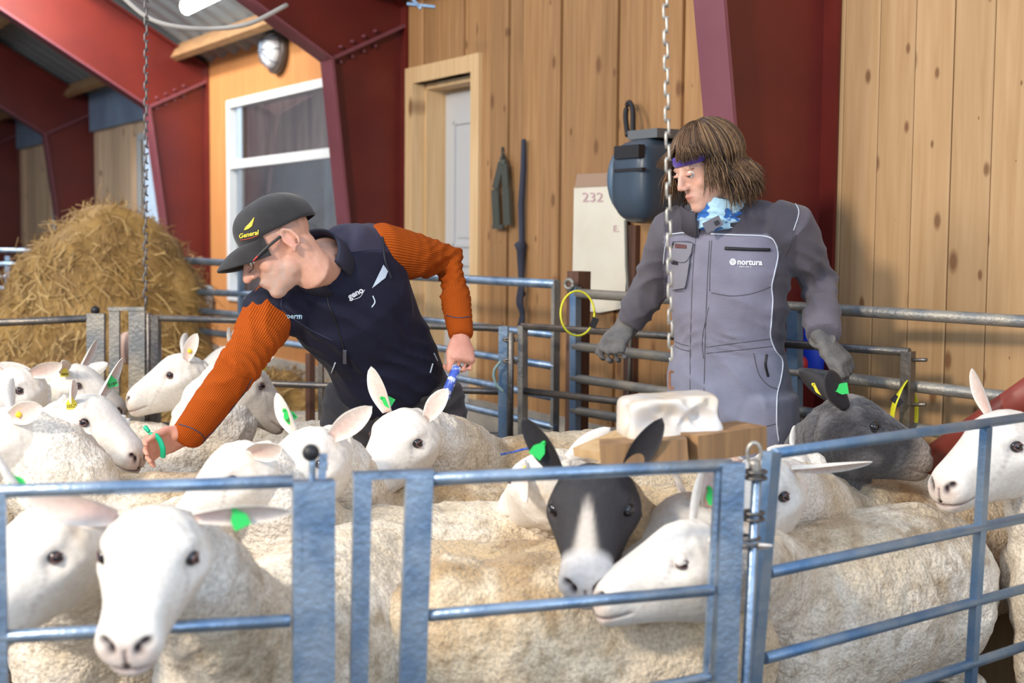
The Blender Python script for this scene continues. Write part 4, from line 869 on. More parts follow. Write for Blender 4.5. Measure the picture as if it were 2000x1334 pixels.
sheep('pale sheep head between the coverall leg and the hinge rod', (1492, 935, 3.6), 160, 20, 0, shoulder=(1500, 3.95), heading=230, wool=PALE, bs=.86, blen=.7, hs=.8, ears=[None, dict(d=(-.3, .3, .8), L=.08, W=.05)])
# back rows
sheep('sheep in front of the grey U posts with yellow tag 18400 and shaded muzzle', (178, 772, 5.0), -8, 24, 0, shoulder=(95, 5.2), heading=15, face='muzzleshade', wool=PALE,
      ears=[dict(d=(-.2, .7, .7), n=(.8, 0, .2)), dict(d=(.25, .75, .45), n=(.5, -.4, -.6), L=.16, W=.07)], tags=[(1, 'Y', '18400', .25, False, 3)])
sheep('sheep turned away behind the one with tag 18400, one ear raised at left', (112, 775, 5.35), 100, 15, 0, shoulder=(70, 5.0), heading=95, wool=PALE, bs=.9, blen=.6, ears=[dict(d=(-.2, .9, .4), n=(-.8, 0, .2)), dict(d=(-.2, .9, .4))])
sheep('sheep in profile facing left with raised muzzle and yellow pin in its ear', (322, 752, 4.95), -165, 22, 0, shoulder=(425, 5.05), heading=180, wool=PALE, hs=.96,
      ears=[dict(d=(-.75, .3, .75), n=(.3, .9, .3), L=.12, W=.07), dict(d=(-.3, .8, .5))], tags=[(0, 'pin', '', .4)], neckr=1.15)
sheep('far sheep head with green tag just behind the orange sleeve', (420, 728, 5.6), 190, 20, 0, shoulder=(490, 5.7), heading=185, wool=PALE, bs=.95, ears=[dict(d=(-.2, .6, .8)), dict(d=(-.3, .8, .5))], tags=[(0, 'G', '', .3, False, 10)])
sheep('woolly-necked sheep right of the orange sleeve with a yellow tag on its far ear', (500, 775, 4.62), 28, 38, 0, shoulder=(405, 4.62), heading=8, wool=(.66, .56, .43), neckr=1.3, wooly=1.3, face='muzzleshade',
      ears=[dict(d=(-.2, .8, .4)), dict(d=(.1, .8, .5), n=(.5, -.5, -.5), L=.13)], tags=[(1, 'Y', '', .55, False, 5)])
sheep('sheep cut by the left edge, dusty poll above the curly neck', (5, 785, 4.6), 235, 25, 0, shoulder=(-60, 4.72), heading=200, wool=PALE)
# backs only
sheep('sheep with smooth back before the knees of the bending man, head lowered', (300, 1000, 4.35), 180, 55, 0, shoulder=(420, 4.28), heading=184, wool=TAN, low=True, bs=1.0, group='sheep seen only by their backs')
sheep('sheep with cream back across the middle of the pen, head lowered', (560, 1050, 3.55), 180, 60, 0, shoulder=(800, 3.50), heading=178, wool=CREAM, low=True, bs=1.0, group='sheep seen only by their backs')
sheep('sheep with tan back behind the middle post, head lowered', (470, 1080, 3.1), 180, 60, 0, shoulder=(640, 3.16), heading=182, wool=TAN, low=True, bs=.98, blen=1.05, group='sheep seen only by their backs')
sheep('sheep with cream back under the stretched orange arm, head lowered', (560, 1000, 3.9), 0, 60, 0, shoulder=(640, 3.82), heading=-4, wool=CREAM, low=True, bs=1.03, blen=1.0, group='sheep seen only by their backs')
# blue mark on the back near the timber block
# ================================================================== PEOPLE
CMI = np.array(CM.inverted())
def proj(V):
    q = V @ CMI[:3, :3].T+CMI[:3, 3]; return 1000+FPX*q[:, 0]/-q[:, 2], 667-FPX*q[:, 1]/-q[:, 2]
def PP(*a): return [P(*q) for q in a]
def bvh(V, F): return BVHTree.FromPolygons([Vector(v) for v in V], F)
def hit(b, px, py, off=.002):
    l, n, i, d = b.ray_cast(CO, ray(px, py))
    if l is None: return None
    if n.dot(CO-l) < 0: n = -n
    return l+n*off
def line(b, pts, r, off=.001, k=6, n=6):
    q = [hit(b, float(p[0]), float(p[1]), off) for p in spl([(x, y, 0) for x, y in pts], k)]; q = [p for p in q if p is not None]
    g = G()
    if len(q) > 1: g.loft(q, [r]*len(q) if np.isscalar(r) else [r]*len(q), n=n, side=(.2, -1, .1), capk=.2)
    return g
def decal(b, TV, TF, cx, cy, sx, rot=0, off=.0025, sy=None):
    sy = sy or sx; c, s = math.cos(R(rot)), math.sin(R(rot)); out = []
    last = None
    for x, y, _ in TV:
        X = x*sx; Y = y*sy; p = hit(b, cx+X*c-Y*s, cy-(X*s+Y*c), off); last = p if p is not None else last; out.append(tuple(last) if last is not None else (0, 0, -5))
    g = G(); g.add(out, TF); return g
def poly2(pts): return np.array([(x, y, 0) for x, y in pts]), [tuple(range(len(pts)))]
def patch(b, pts, off=.0015, m=14):
    """grid patch inside a quad outline given by 4 picture corners, laid on the surface"""
    a, b_, c, d = [np.array(p, float) for p in pts]; V = []; F = []
    for i in range(m+1):
        for j in range(m+1):
            u, v = i/m, j/m; q = a*(1-u)*(1-v)+b_*u*(1-v)+c*u*v+d*(1-u)*v; p = hit(b, q[0], q[1], off); V.append(tuple(p) if p is not None else (V[-1] if V else (0, 0, 0)))
    for i in range(m):
        for j in range(m): k = i*(m+1)+j; F.append((k, k+1, k+m+2, k+m+1))
    g = G(); g.add(V, F); return g
def folds(V, Nn, specs, seed=0, base=.003):
    """cloth folds: specs = (centre, radius, axis, wavelength, amplitude)"""
    d = vnoise(V, 6, seed)*base*1.5+vnoise(V, 15, seed+1)*base
    wrp = vnoise(V, 7, seed+2)*.03+vnoise(V, 16, seed+3)*.012
    for c, rad, ax, wl, amp in specs:
        ax = np.array(Vector(ax).normalized()); q = V-np.array(c); w_ = np.exp(-((q**2).sum(1))/(rad*rad)); ph = (q @ ax+wrp)/wl*2*math.pi
        d = d+w_*amp*(1-2*np.abs(np.sin(ph/2))**.8)
    return V+Nn*d[:, None]
M_skin = mat('skin', (1, 1, 1), (.90, .84, .82), sc=30, rough=.5, bump=.08, bsc=120, vcol=True, sub=.12)
M_cloth = mat('woven cloth', (1, 1, 1), (.82, .82, .84), sc=10, rough=.85, bump=.25, bsc=420, vcol=True, sheen=.15)
M_vest = mat('softshell cloth', (1, 1, 1), (.8, .8, .85), sc=6, rough=.7, bump=.12, bsc=300, vcol=True, sheen=.04, spec=.25)
def knit_mat():
    m, nt, b = nodes('orange rib knit'); L = nt.links.new; b.inputs['Roughness'].default_value = .9; b.inputs['Specular IOR Level'].default_value = .1
    at = N(nt, 'ShaderNodeVertexColor', layer_name='Col'); sp = N(nt, 'ShaderNodeSeparateColor'); L(at.outputs[0], sp.inputs[0])
    mu = N(nt, 'ShaderNodeMath', operation='MULTIPLY'); L(sp.outputs[0], mu.inputs[0]); mu.inputs[1].default_value = 2*math.pi*62
    sn = N(nt, 'ShaderNodeMath', operation='SINE'); L(mu.outputs[0], sn.inputs[0]); mr = N(nt, 'ShaderNodeMapRange'); mr.inputs[1].default_value = -1; L(sn.outputs[0], mr.inputs[0])
    mx = N(nt, 'ShaderNodeMix', data_type='RGBA'); L(mr.outputs[0], mx.inputs[0]); mx.inputs[6].default_value = (.27, .044, .005, 1); mx.inputs[7].default_value = (.48, .098, .010, 1); L(mx.outputs[2], b.inputs['Base Color'])
    bp = N(nt, 'ShaderNodeBump', i_Strength=.55, i_Distance=.002); L(sn.outputs[0], bp.inputs['Height']); L(bp.outputs[0], b.inputs['Normal']); return m
M_knit = knit_mat()
M_white2 = mat('white print', (.80, .82, .86), rough=.5); M_navyl = mat('navy piping', (.035, .04, .09), rough=.6); M_refl = mat('pale blue reflective cloth', (.55, .65, .78), rough=.35)
def human_head(g, MH, s=1.0, male=True):
    nz = 1.0 if male else 0.0
    """adds the lumps of a head (x forward, y left, z up) in the frame MH"""
    Mr = MH.to_3x3()
    def E(c, r, rx=None):
        M = Mr if rx is None else Mr @ rx.to_3x3(); g.ell(MH @ Vector([q*s for q in c]), [q*s for q in r], M, 18, 12)
    def Lf(pts, rad, n=10): g.loft([MH @ Vector([q*s for q in p]) for p in pts], [(a*s, b*s) for a, b in rad], side=tuple(Mr @ Vector((0, 1, 0))), n=n, capk=.8)
    E((-.012, 0, .040), (.096, .077, .085)); E((.03, 0, .02), (.062, .066, .085)); E((.035, 0, -.035), (.052, .056, .062)); E((.03, 0, -.072), (.050, .046, .034))
    E((.064, 0, -.090), (.026, .028, .022)); E((.045, 0, -.078), (.042, .040, .028))
    for y in (-1, 1): E((.006, y*.036, -.055), (.032, .020, .030))
    E((.036, 0, -.055), (.050, .050, .052))
    E((.066, 0, -.060), (.026, .034, .030))
    Lf([(.086, 0, .028), (.094, 0, .010), (.105, 0, -.012), (.110, 0, -.022)], [(.007, .008), (.008, .010), (.009, .011), (.011, .010)])
    if male: Lf([(.092, 0, .012), (.110, 0, -.012), (.117, 0, -.024)], [(.009, .010), (.010, .012), (.012, .012)])
    for y in (-1, 1): E((.098, y*.012, -.026), (.012, .007, .0075)); E((.053, y*.038, -.020), (.024, .022, .026)); E((.079, y*.026, .031), (.012, .024, .008)); E((.079, y*.0, .034), (.012, .02, .01))
    E((.089, 0, -.051), (.009, .020, .005)); E((.087, 0, -.062), (.009, .017, .006))
    for y in (-1, 1):  # ears
        Rr = Matrix.Rotation(R(12), 3, 'Y') @ Matrix.Rotation(R(-y*18), 3, 'Z')
        pts = []
        for q in np.linspace(R(-60), R(245), 14): pts.append(Vector((-.026, y*.078, -.002))+Rr @ Vector((-.004+.0165*math.cos(q), y*.004, .030*math.sin(q)*(1 if math.sin(q) > 0 else .95))))
        g.loft([MH @ (p*s) for p in pts], [.0048*s]*14, n=8); E((-.026, y*.0735, -.004), (.014, .006, .025)); E((-.020, y*.077, -.031), (.008, .005, .010))
def head_cols(V, MH, s, base, seed, stubble=None):
    Hi = np.array(MH.inverted()); L = (V @ Hi[:3, :3].T+Hi[:3, 3])/s; C = np.tile(np.array(base), (len(V), 1)); C = C*(1+vnoise(V, 25, seed)[:, None]*.08)
    def pt(c, r, col, a):
        nonlocal C
        q = L.copy(); q[:, 1] = np.abs(q[:, 1]); m = np.exp(-(((q-np.array(c))/np.array(r))**2).sum(1))*a; C = C*(1-m[:, None])+np.array(col)*m[:, None]
    pt((.098, 0, -.056), (.012, .022, .009), (.50, .16, .13), .85); pt((.115, 0, -.02), (.02, .016, .014), (.66, .28, .22), .5); pt((.07, .045, -.015), (.03, .02, .02), (.68, .30, .22), .45)
    pt((-.01, .08, 0), (.03, .02, .04), (.66, .30, .24), .6); pt((.080, .033, .010), (.012, .016, .006), (.45, .24, .19), .5); pt((.108, .012, -.034), (.006, .006, .003), (.2, .08, .06), .8); pt((.102, 0, -.0565), (.01, .02, .0018), (.2, .05, .05), .9)
    if stubble is not None:
        m = np.clip((-.028-L[:, 2]-.2*np.clip(.03-L[:, 0], 0, 1))/.02, 0, 1)*np.clip((L[:, 0]+.01)/.03, 0, 1)*np.clip((L[:, 2]+.13)/.02, 0, 1)*(.45+.35*vnoise(V, 90, 3)); m = np.clip(m, 0, .75); C = C*(1-m[:, None])+np.array(stubble)*m[:, None]
    return C, L
def eyes(MH, s, par, iris):
    for y in (-1, 1):
        c = MH @ Vector((.0775*s, y*.031*s, .0115*s)); g = G(); g.ell(c, (.0125*s,)*3, nu=18, nv=12); o = mk('eye', g, mat('eye white', (.72, .68, .65), rough=.15), par)
        f = (MH.to_3x3() @ Vector((1, .1*y, -.35))).normalized(); g = G(); g.ell(c+f*.0085*s, (.0058*s,)*3, nu=12, nv=8); mk('iris', g, mat('iris', iris, rough=.05), o)
        g = G(); cc = Vector((.0775*s, y*.031*s, .0125*s)); pts = [MH @ (cc+Vector((math.cos(a)*.0155*s, y*math.sin(a)*.0155*s, .002*s-abs(math.sin(a))*.002*s))) for a in np.linspace(-1.05, 1.05, 11)]
        g.loft(pts, [(.0045*s, .0035*s)]*11, n=8, capk=.6); g.v[0] = g.v[0]; mk('eyelid', g, M_lidskin, o)
M_lidskin = mat('eyelid skin', (.58, .31, .24), rough=.5)
def hand(g, W, Fd, Nb, T, curl=(25, 30, 25), thumb=(35, 25), s=1.0, fr=.0088, spread=4, split=False, palm=1.0):
    """palm with four fingers and a thumb. W wrist, Fd finger direction, Nb back-of-hand normal, T thumb side"""
    W = Vector(W); Fd = Vector(Fd).normalized(); Nb = Vector(Nb); Nb = (Nb-Fd*Nb.dot(Fd)).normalized(); T = Nb.cross(Fd)*(1 if Nb.cross(Fd).dot(Vector(T)) > 0 else -1); T.normalize()
    g.loft([W-Fd*.02*s, W+Fd*.015*s, W+Fd*.045*s, W+Fd*.085*s*palm], [(.026*s, .019*s), (.030*s, .018*s), (.040*s, .0165*s), (.041*s, .0125*s)], side=tuple(T), n=18, capk=.7)
    g.ell(W+Fd*.035*s+T*.022*s-Nb*.006*s, (.020*s, .020*s, .020*s))
    tips = []
    for i, (off, ln) in enumerate(((.030, .072), (.0105, .080), (-.0095, .074), (-.029, .058))):
        p = W+Fd*.082*s*palm+T*off*s-Nb*.001; d = (Matrix.Rotation(R(spread*(1.5-i))*(1), 3, Nb) @ Fd) if T.dot(Nb.cross(Fd)) > 0 else (Matrix.Rotation(-R(spread*(1.5-i)), 3, Nb) @ Fd)
        pts = [p-Fd*.02*s, p]; a = 0; ax = T if (Matrix.Rotation(.1, 3, T) @ Fd).dot(Nb) < 0 else -T
        for k, (fr_, c) in enumerate(zip((.46, .30, .24), curl)):
            a += c+i*2; dd = Matrix.Rotation(R(a), 3, ax) @ d; pts.append(pts[-1]+dd*ln*s*fr_)
        g.loft(pts, [fr*s*1.05, fr*s*1.05, fr*s, fr*s*.92, fr*s*.8], n=12, capk=.9); tips.append(pts[-1])
    p = W+Fd*.022*s+T*.024*s; d1 = (Fd*math.cos(R(thumb[0]))+T*math.sin(R(thumb[0]))-Nb*.25).normalized(); d2 = (Fd*math.cos(R(thumb[0]-thumb[1]))+T*math.sin(R(thumb[0]-thumb[1]))-Nb*.45).normalized()
    pts = [p, p+d1*.042*s, p+d1*.042*s+d2*.032*s, p+d1*.042*s+d2*.032*s+(d2*.9-Nb*.1).normalized()*.024*s]; g.loft(pts, [.0145*s, .0115*s, .0105*s, .0085*s], n=12, capk=.9); tips.append(pts[-1])
    return tips
# ------------------------------------------------------------------ the bending man
man = root('person', (P(770, 900, 4.3).x, 4.3, 0), 'person in navy vest, orange sweater and black cap bending down with an outstretched arm', 'person')
MS = 1.07
MHm = Matrix.Translation(P(545, 484, 3.84)) @ rotM(198, 34, 9)
shR = P(533, 606, 3.97); elR = P(470, 712, 3.82); wrR = P(366, 852, 3.92)
shL = P(742, 488, 4.12); elL = P(880, 512, 4.28); wrL = P(900, 656, 4.12)
nb = P(640, 515, 4.0); ch = P(668, 565, 4.06); be = P(732, 670, 4.18); pe = P(772, 770, 4.28)
sdir = tuple((shL-shR).normalized())
hipR = P(706, 800, 4.27); hipL = P(838, 800, 4.32)
fR = Vector((hipR.x-.05, 4.28, .06)); fL = Vector((hipL.x+.09, 4.38, .06)); kR = hipR.lerp(fR, .48)+Vector((-.03, -.06, 0)); kL = hipL.lerp(fL, .48)+Vector((.02, -.06, 0))
g = G(); human_head(g, MHm, MS)
g.loft([MHm @ Vector((-.035, 0, -.03)), MHm @ Vector((-.040, 0, -.10)), nb.lerp(MHm @ Vector((-.04, 0, -.1)), .35), nb], [(.062, .066), (.060, .062), .066, .08], n=20, side=sdir)
g.loft([nb.lerp(ch, .5), ch, be, pe], [(.10, .07), (.13, .09), (.13, .09), (.15, .11)], side=sdir, n=20)
g.loft([shR.lerp(nb, .3), shR, elR, wrR.lerp(elR, .35), wrR], [.05, .048, .040, .036, (.027, .022)], n=16); g.loft([shL.lerp(nb, .3), shL, elL, wrL.lerp(elL, .35), wrL], [.05, .048, .040, .036, (.027, .022)], n=16)
for h, k, f in ((hipR, kR, fR), (hipL, kL, fL)): g.loft([h, k, f], [.08, .055, .04], n=16); g.loft([f+Vector((0, .04, -.02)), f+Vector((-.05, -.13, -.03))], [(.04, .03), (.045, .025)], n=12)
tR = hand(g, wrR, P(288, 872, 3.86)-wrR, (-.15, .80, .35), (0, 0, 1), curl=(24, 30, 26), thumb=(26, 22), s=1.08, fr=.0092)
fwd = P(912, 748, 4.02)-wrL
tL = hand(g, wrL, fwd, (.45, -.85, .1), (-1, -.3, 0), curl=(48, 62, 40), thumb=(24, 30), s=1.0, fr=.0095)
V, F, Nn = remesh(g, .0052, 3, .45)
C, L = head_cols(V, MHm, MS, (.66, .37, .27), 3, stubble=(.50, .42, .38))
px, py = proj(V); hnd = (np.linalg.norm(V-np.array(tR[1]), axis=1) < .15) | (np.linalg.norm(V-np.array(wrL), axis=1) < .18)
C[hnd] = C[hnd]*np.array([1.04, .92, .95])
# short grey hair on the sides below the cap
hm = np.clip((L[:, 2]-.000)/.02, 0, 1)*np.clip((.03-L[:, 0])/.03, 0, 1)*np.clip((.15-np.abs(L).max(1))/.02, 0, 1)*(np.abs(L[:, 1]) > .055)*.6*(.6+.5*vnoise(V, 120, 4)); C = C*(1-np.clip(hm, 0, .8)[:, None])+np.array([.30, .22, .18])*np.clip(hm, 0, .8)[:, None]
V = V+Nn*(vnoise(V, 60, 2)*.0006)[:, None]
mk('body', (V, F), M_skin, man, col=C); bm_body = bvh(V, F)
eyes(MHm, MS, man, (.05, .07, .08))
# fingernails on the visible thumb
# cap
MHc = Matrix.Translation(P(547, 484, 3.84)) @ rotM(196, 26, 9)
def hp(x, y, z): return MHc @ (Vector((x, y, z))*MS)
NV = []; NF = []; nu, nv = 48, 22
for j in range(nv+1):
    ph = j/nv*math.pi/2*1.0
    for i in range(nu):
        th = 2*math.pi*i/nu; rx = .112 if math.cos(th) < 0 else .106; k = (math.sin(ph))**.82
        z = .040+.098*math.cos(ph)**.9-.012*(1 if j == nv else 0)*0; x = -.012+rx*math.cos(th)*k; y = .090*math.sin(th)*k; z += -.018*math.cos(th)*-1*0
        seam = .0012*(abs(math.sin(3*th)) < .06); front = .010*max(0, math.cos(th))**2*math.sin(ph*2)
        NV.append((x+front, y, z-seam))
for j in range(nv):
    for i in range(nu):
        a = j*nu+i; b_ = j*nu+(i+1) % nu; NF.append((a, a+nu, b_+nu, b_))
NV = np.array(NV); n0 = len(NV); lowr = [(x*.96, y*.96, z-.002) for x, y, z in NV[nv*nu:]]; NV = np.concatenate([NV, lowr]); NF += [(nv*nu+i, n0+i, n0+(i+1) % nu, nv*nu+(i+1) % nu) for i in range(nu)]
NV[:, 2] += vnoise(NV, 22, 5)*.0025; NV[:, 1] += vnoise(NV, 18, 6)*.003
CW = np.array([hp(*v) for v in NV]); M_cap = mat('charcoal cotton', (.012, .011, .013), (.020, .019, .021), sc=20, rough=.85, bump=.2, bsc=260, sheen=.2)
capo = mk('cap', (CW, NF), M_cap, man)
BV = []; BF = []; m1, m2 = 12, 22
for dz in (0, -.0035):
    for i in range(m1+1):
        for j in range(m2+1):
            u = i/m1; v = (j/m2-.5)*2; ang = v*1.12; r0x, r0y = .104, .086; x0 = -.012+r0x*math.cos(ang); y0 = r0y*math.sin(ang); ext = .080*(1-abs(v)**2.6)+.002
            x = x0+ext*u*1.0; y = y0*(1-.04*u); z = .046-.030*(y0/.08)**2*(.3+.7*u)-.030*u*u+dz; BV.append((x, y, z))
S_ = (m1+1)*(m2+1)
for i in range(m1):
    for j in range(m2):
        a = i*(m2+1)+j; BF.append((a, a+1, a+m2+2, a+m2+1)); BF.append((a+S_, a+S_+m2+1, a+S_+m2+2, a+S_+1))
for i in range(m1):
    for j in (0, m2): a = i*(m2+1)+j; BF.append((a, a+m2+1, a+m2+1+S_, a+S_))
for j in range(m2): a = m1*(m2+1)+j; BF.append((a, a+1, a+1+S_, a+S_))
mk('brim', (np.array([hp(*v) for v in BV]), BF), M_cap, capo)
g = G(); g.ell(hp(-.012, 0, .138), (.006, .006, .004)); mk('button', g, M_cap, capo)
bc = bvh(CW, NF); M_gold = mat('yellow embroidery', (.80, .62, .05), rough=.5); M_redp = mat('red embroidery', (.45, .05, .02), rough=.5)
TV, TF = text_geo('General', 1.0, shear=.25, bold=.02); mk('lettering', decal(bc, TV, TF, 486, 458, 12, 12), M_gold, capo)
mk('underline', line(bc, [(470, 469), (487, 466), (504, 460)], .0011), M_redp, capo)
for i in range(5):
    k = i; mk('wing_stripe', line(bc, [(478+k*.5, 449-k*1), (486+k*.8, 446-k*2.6), (493+k*1.0, 440-k*3.6)], .0016), M_gold, capo)
# glasses
def hp(x, y, z): return MHm @ (Vector((x, y, z))*MS)
g = G(); sd_ = [hp(-.01, .083, .016), hp(.035, .081, .012), hp(.080, .068, .004)]; g.loft(spl(sd_, 4), [(.0018, .004)]*9, n=8, side=tuple(MHm.to_3x3() @ Vector((0, 1, 0)))); mk('temple_arm', g, M_black, man) if False else None
gl = mk('glasses', g, M_black, man)
g = G(); g.loft([hp(.066, .074, .007), hp(.080, .068, .004)], [(.0022, .0045)]*2, n=8); mk('red_tip', g, mat('red plastic', (.5, .03, .03), rough=.3), gl)
g = G(); sd_ = [hp(-.01, -.083, .016), hp(.035, -.082, .018), hp(.085, -.066, .012)]; g.loft(spl(sd_, 4), [(.0018, .004)]*9, n=8); mk('temple_arm', g, M_black, gl)
for y in (-1, 1):
    g = G(); pts = [hp(.104-abs(.028*math.cos(q))*.3+(-.010 if math.cos(q) > .5 else 0), y*(.034+.028*math.cos(q)), .004+.017*math.sin(q)) for q in np.linspace(0, 6.2832, 25)]; g.loft(pts, [.0015]*25, n=6, caps=False); mk('rim', g, M_black, gl)
    pl_ = [hp(.1035-abs(.026*math.cos(q))*.3+(-.008 if math.cos(q) > .5 else 0), y*(.034+.026*math.cos(q)), .004+.0155*math.sin(q)) for q in np.linspace(0, 6.2832, 24)[:-1]]; g = G(); g.add([tuple(p) for p in pl_], [tuple(range(23))]); mk('lens', g, M_glass, gl, smooth=False)
g = G(); g.tube([hp(.112, -.008, .008), hp(.112, .008, .008)], .0016, n=6); mk('bridge', g, M_black, gl)
# sweater sleeves
def sleeve(name, a, b_, c, ra, rb, rc, sg, specs, colr, hand_dir, seed):
    g = G(); a0 = a.lerp(nb, .25); m1_ = a.lerp(b_, .5); m2_ = b_.lerp(c, .5)
    g.loft([a.lerp(nb, .12), a, m1_, b_, m2_, c], [ra*.95, ra, (ra+rb)/2, rb, (rb+rc)/2, rc], n=28, capk=.25, side=(0, 0, 1))
    V, F, Nn = remesh(g, .0065, 4); V = folds(V, Nn, specs, seed, .0018); return V, F
def ang_attr(V, a, b_, c):
    A, B_, C_ = map(np.array, (a, b_, c)); out = np.zeros((len(V), 3))
    ref = np.array([0, 1.0, 0])   # seam away from the camera
    best = None
    for p, q in ((A, B_), (B_, C_)):
        d = q-p; L_ = np.linalg.norm(d); d /= L_; t = np.clip((V-p) @ d, -.1, L_+.1); rel = V-p-np.outer(np.clip(t, 0, L_), d); dist = np.linalg.norm(rel, axis=1)
        X = ref-d*ref.dot(d); X /= np.linalg.norm(X); Y = np.cross(d, X); an = np.arctan2(rel @ Y, -(rel @ X))/(2*math.pi)+.5
        if best is None: best = dist; res = an
        else: res = np.where(dist < best, an, res)
    out[:, 0] = res; return out
V, F = sleeve('s', shR, elR, wrR, .082, .064, .046, 1, [(tuple(elR), .13, elR-shR, .030, .0035), (tuple(shR.lerp(elR, .3)), .12, (1, 0, .3), .05, .004)], None, None, 11)
swR = mk('sweater_sleeve', (V, F), M_knit, man, col=ang_attr(V, shR, elR, wrR)); bR = bvh(V, F)
mk('cuff_seam', line(bR, [(349, 828), (372, 835), (394, 848), (402, 862)], .0016), M_navyl, swR); mk('sleeve_seam', line(bR, [(388, 880), (405, 852), (440, 824), (470, 780), (492, 740)], .0016), M_navyl, swR)
V, F = sleeve('s', shL, elL, wrL, .086, .060, .038, 1, [(tuple(elL+Vector((-.05, 0, -.04))), .12, (-.6, 0, 1), .026, .006), (tuple(elL.lerp(wrL, .35)), .10, wrL-elL, .024, .0045), (tuple(shL.lerp(elL, .6)), .1, elL-shL, .05, .002)], None, None, 12)
swL = mk('sweater_sleeve', (V, F), M_knit, man, col=ang_attr(V, shL, elL, wrL)); bL = bvh(V, F)
mk('cuff_seam', line(bL, [(872, 616), (895, 621), (923, 618)], .0016), M_navyl, swL)
# vest
g = G(); k1 = P(690, 600, 4.09)
g.loft([P(628, 512, 4.02), P(655, 545, 4.05), k1, be, P(758, 722, 4.22), P(772, 755, 4.25)], [(.175, .115), (.205, .135), (.195, .15), (.172, .15), (.172, .145), (.168, .14)], side=sdir, n=30, capk=.35)
g.ell(P(722, 497, 4.12), (.095, .10, .098)); g.ell(P(680, 500, 4.10), (.105, .105, .102)); g.ell(P(530, 606, 3.97), (.086, .088, .074)); g.ell(P(575, 600, 3.99), (.09, .09, .088))
nk = (P(600, 492, 3.92)-P(640, 528, 3.98)).normalized()
g.loft([P(648, 540, 4.02), P(624, 515, 3.975)], [(.125, .105), (.108, .095)], n=28, side=sdir, capk=.1)
V, F, Nn = remesh(g, .0075, 6)
V = folds(V, Nn, [(tuple(P(700, 640, 4.05)), .20, (1, 0, 1.2), .075, .006), (tuple(P(800, 720, 4.1)), .16, (.6, 0, 1), .05, .006), (tuple(P(600, 630, 3.9)), .13, (.8, 0, 1), .06, .006), (tuple(P(840, 600, 4.1)), .10, (1, 0, .3), .05, .005)], 21, .003)
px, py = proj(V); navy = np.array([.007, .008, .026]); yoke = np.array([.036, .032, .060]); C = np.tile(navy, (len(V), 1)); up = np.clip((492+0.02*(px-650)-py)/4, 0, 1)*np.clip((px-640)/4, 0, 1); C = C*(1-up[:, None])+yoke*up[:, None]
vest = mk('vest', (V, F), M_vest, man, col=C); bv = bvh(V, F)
g = G()   # stand-up collar around the neck
cpts = []
cax = (P(598, 490, 3.90)-P(640, 530, 3.98)).normalized(); cs_ = Vector(sdir); cs_ = (cs_-cax*cs_.dot(cax)).normalized(); cb = cax.cross(cs_); cc = P(622, 516, 3.955)
CV = []; CF = []; ncol = 40
for i in range(ncol+1):
    th = -2.75+5.5*i/ncol
    dirv = -cs_*math.sin(th)*-1+cb*math.cos(th)*(1 if cb.y > 0 else -1)
    for (rr_, h) in ((.100, -.03), (.096, .035), (.090, .045), (.086, .035), (.088, -.03)): CV.append(tuple(cc+dirv*rr_*1.0+cax*(h+.010*math.cos(th))))
for i in range(ncol):
    for j in range(5): a = i*5+j; b_ = i*5+(j+1) % 5; CF.append((a, b_, b_+5, a+5))
CF.append((0, 1, 2, 3, 4)); CF.append(tuple(ncol*5+j for j in (4, 3, 2, 1, 0)))
mk('collar', (np.array(CV), CF), mat('navy collar cloth', (.014, .016, .038), (.02, .022, .045), sc=10, rough=.7), vest)
TV, TF = text_geo('geno', 1.0, bold=.035); mk('lettering', decal(bv, TV, TF, 694, 573, 16, 28), M_white2, vest)
mk('logo_swoosh', line(bv, [(690, 585), (703, 580), (712, 566)], .0009), M_white2, vest)
TV, TF = text_geo('sperm', 1.0, bold=.02); mk('lettering', decal(bv, TV, TF, 573, 617, 13.5, -3), mat('pale blue print', (.35, .55, .72), rough=.5), vest)
mk('reflective_panel', patch(bv, [(748, 517), (757, 530), (752, 543), (726, 563)], .002), M_refl, vest, smooth=True)
mk('reflective_panel', patch(bv, [(505, 611), (530, 618), (556, 630), (525, 628)], .002), M_refl, vest)
mk('zip', line(bv, [(637, 545), (640, 590), (655, 625), (664, 655), (672, 685)], .0022), mat('zip', (.01, .01, .015), rough=.4), vest)
p0 = hit(bv, 672, 682, .008); p1 = hit(bv, 674, 705, .010); g = G(); g.beam(p0, p1, (1, 0, 0), .010, .005); mk('zip_pull', g, mat('grey zip pull', (.10, .10, .13), rough=.4), vest, smooth=False)
mk('seam', line(bv, [(550, 585), (553, 605), (600, 640), (650, 665)], .0012), M_navyl, vest); mk('seam', line(bv, [(655, 497), (700, 490), (738, 487), (752, 492)], .0012), M_navyl, vest)
mk('armhole_trim', line(bv, [(748, 440), (747, 470), (752, 510), (764, 545)], .004), mat('dark armhole binding', (.008, .009, .02), rough=.6), vest)
for pts in (((728, 578), (732, 590), (726, 600)), ((847, 690), (854, 705)), ((655, 708), (648, 728)), ((845, 710), (840, 728))): mk('reflective_tab', line(bv, pts, .0022), M_refl, vest)
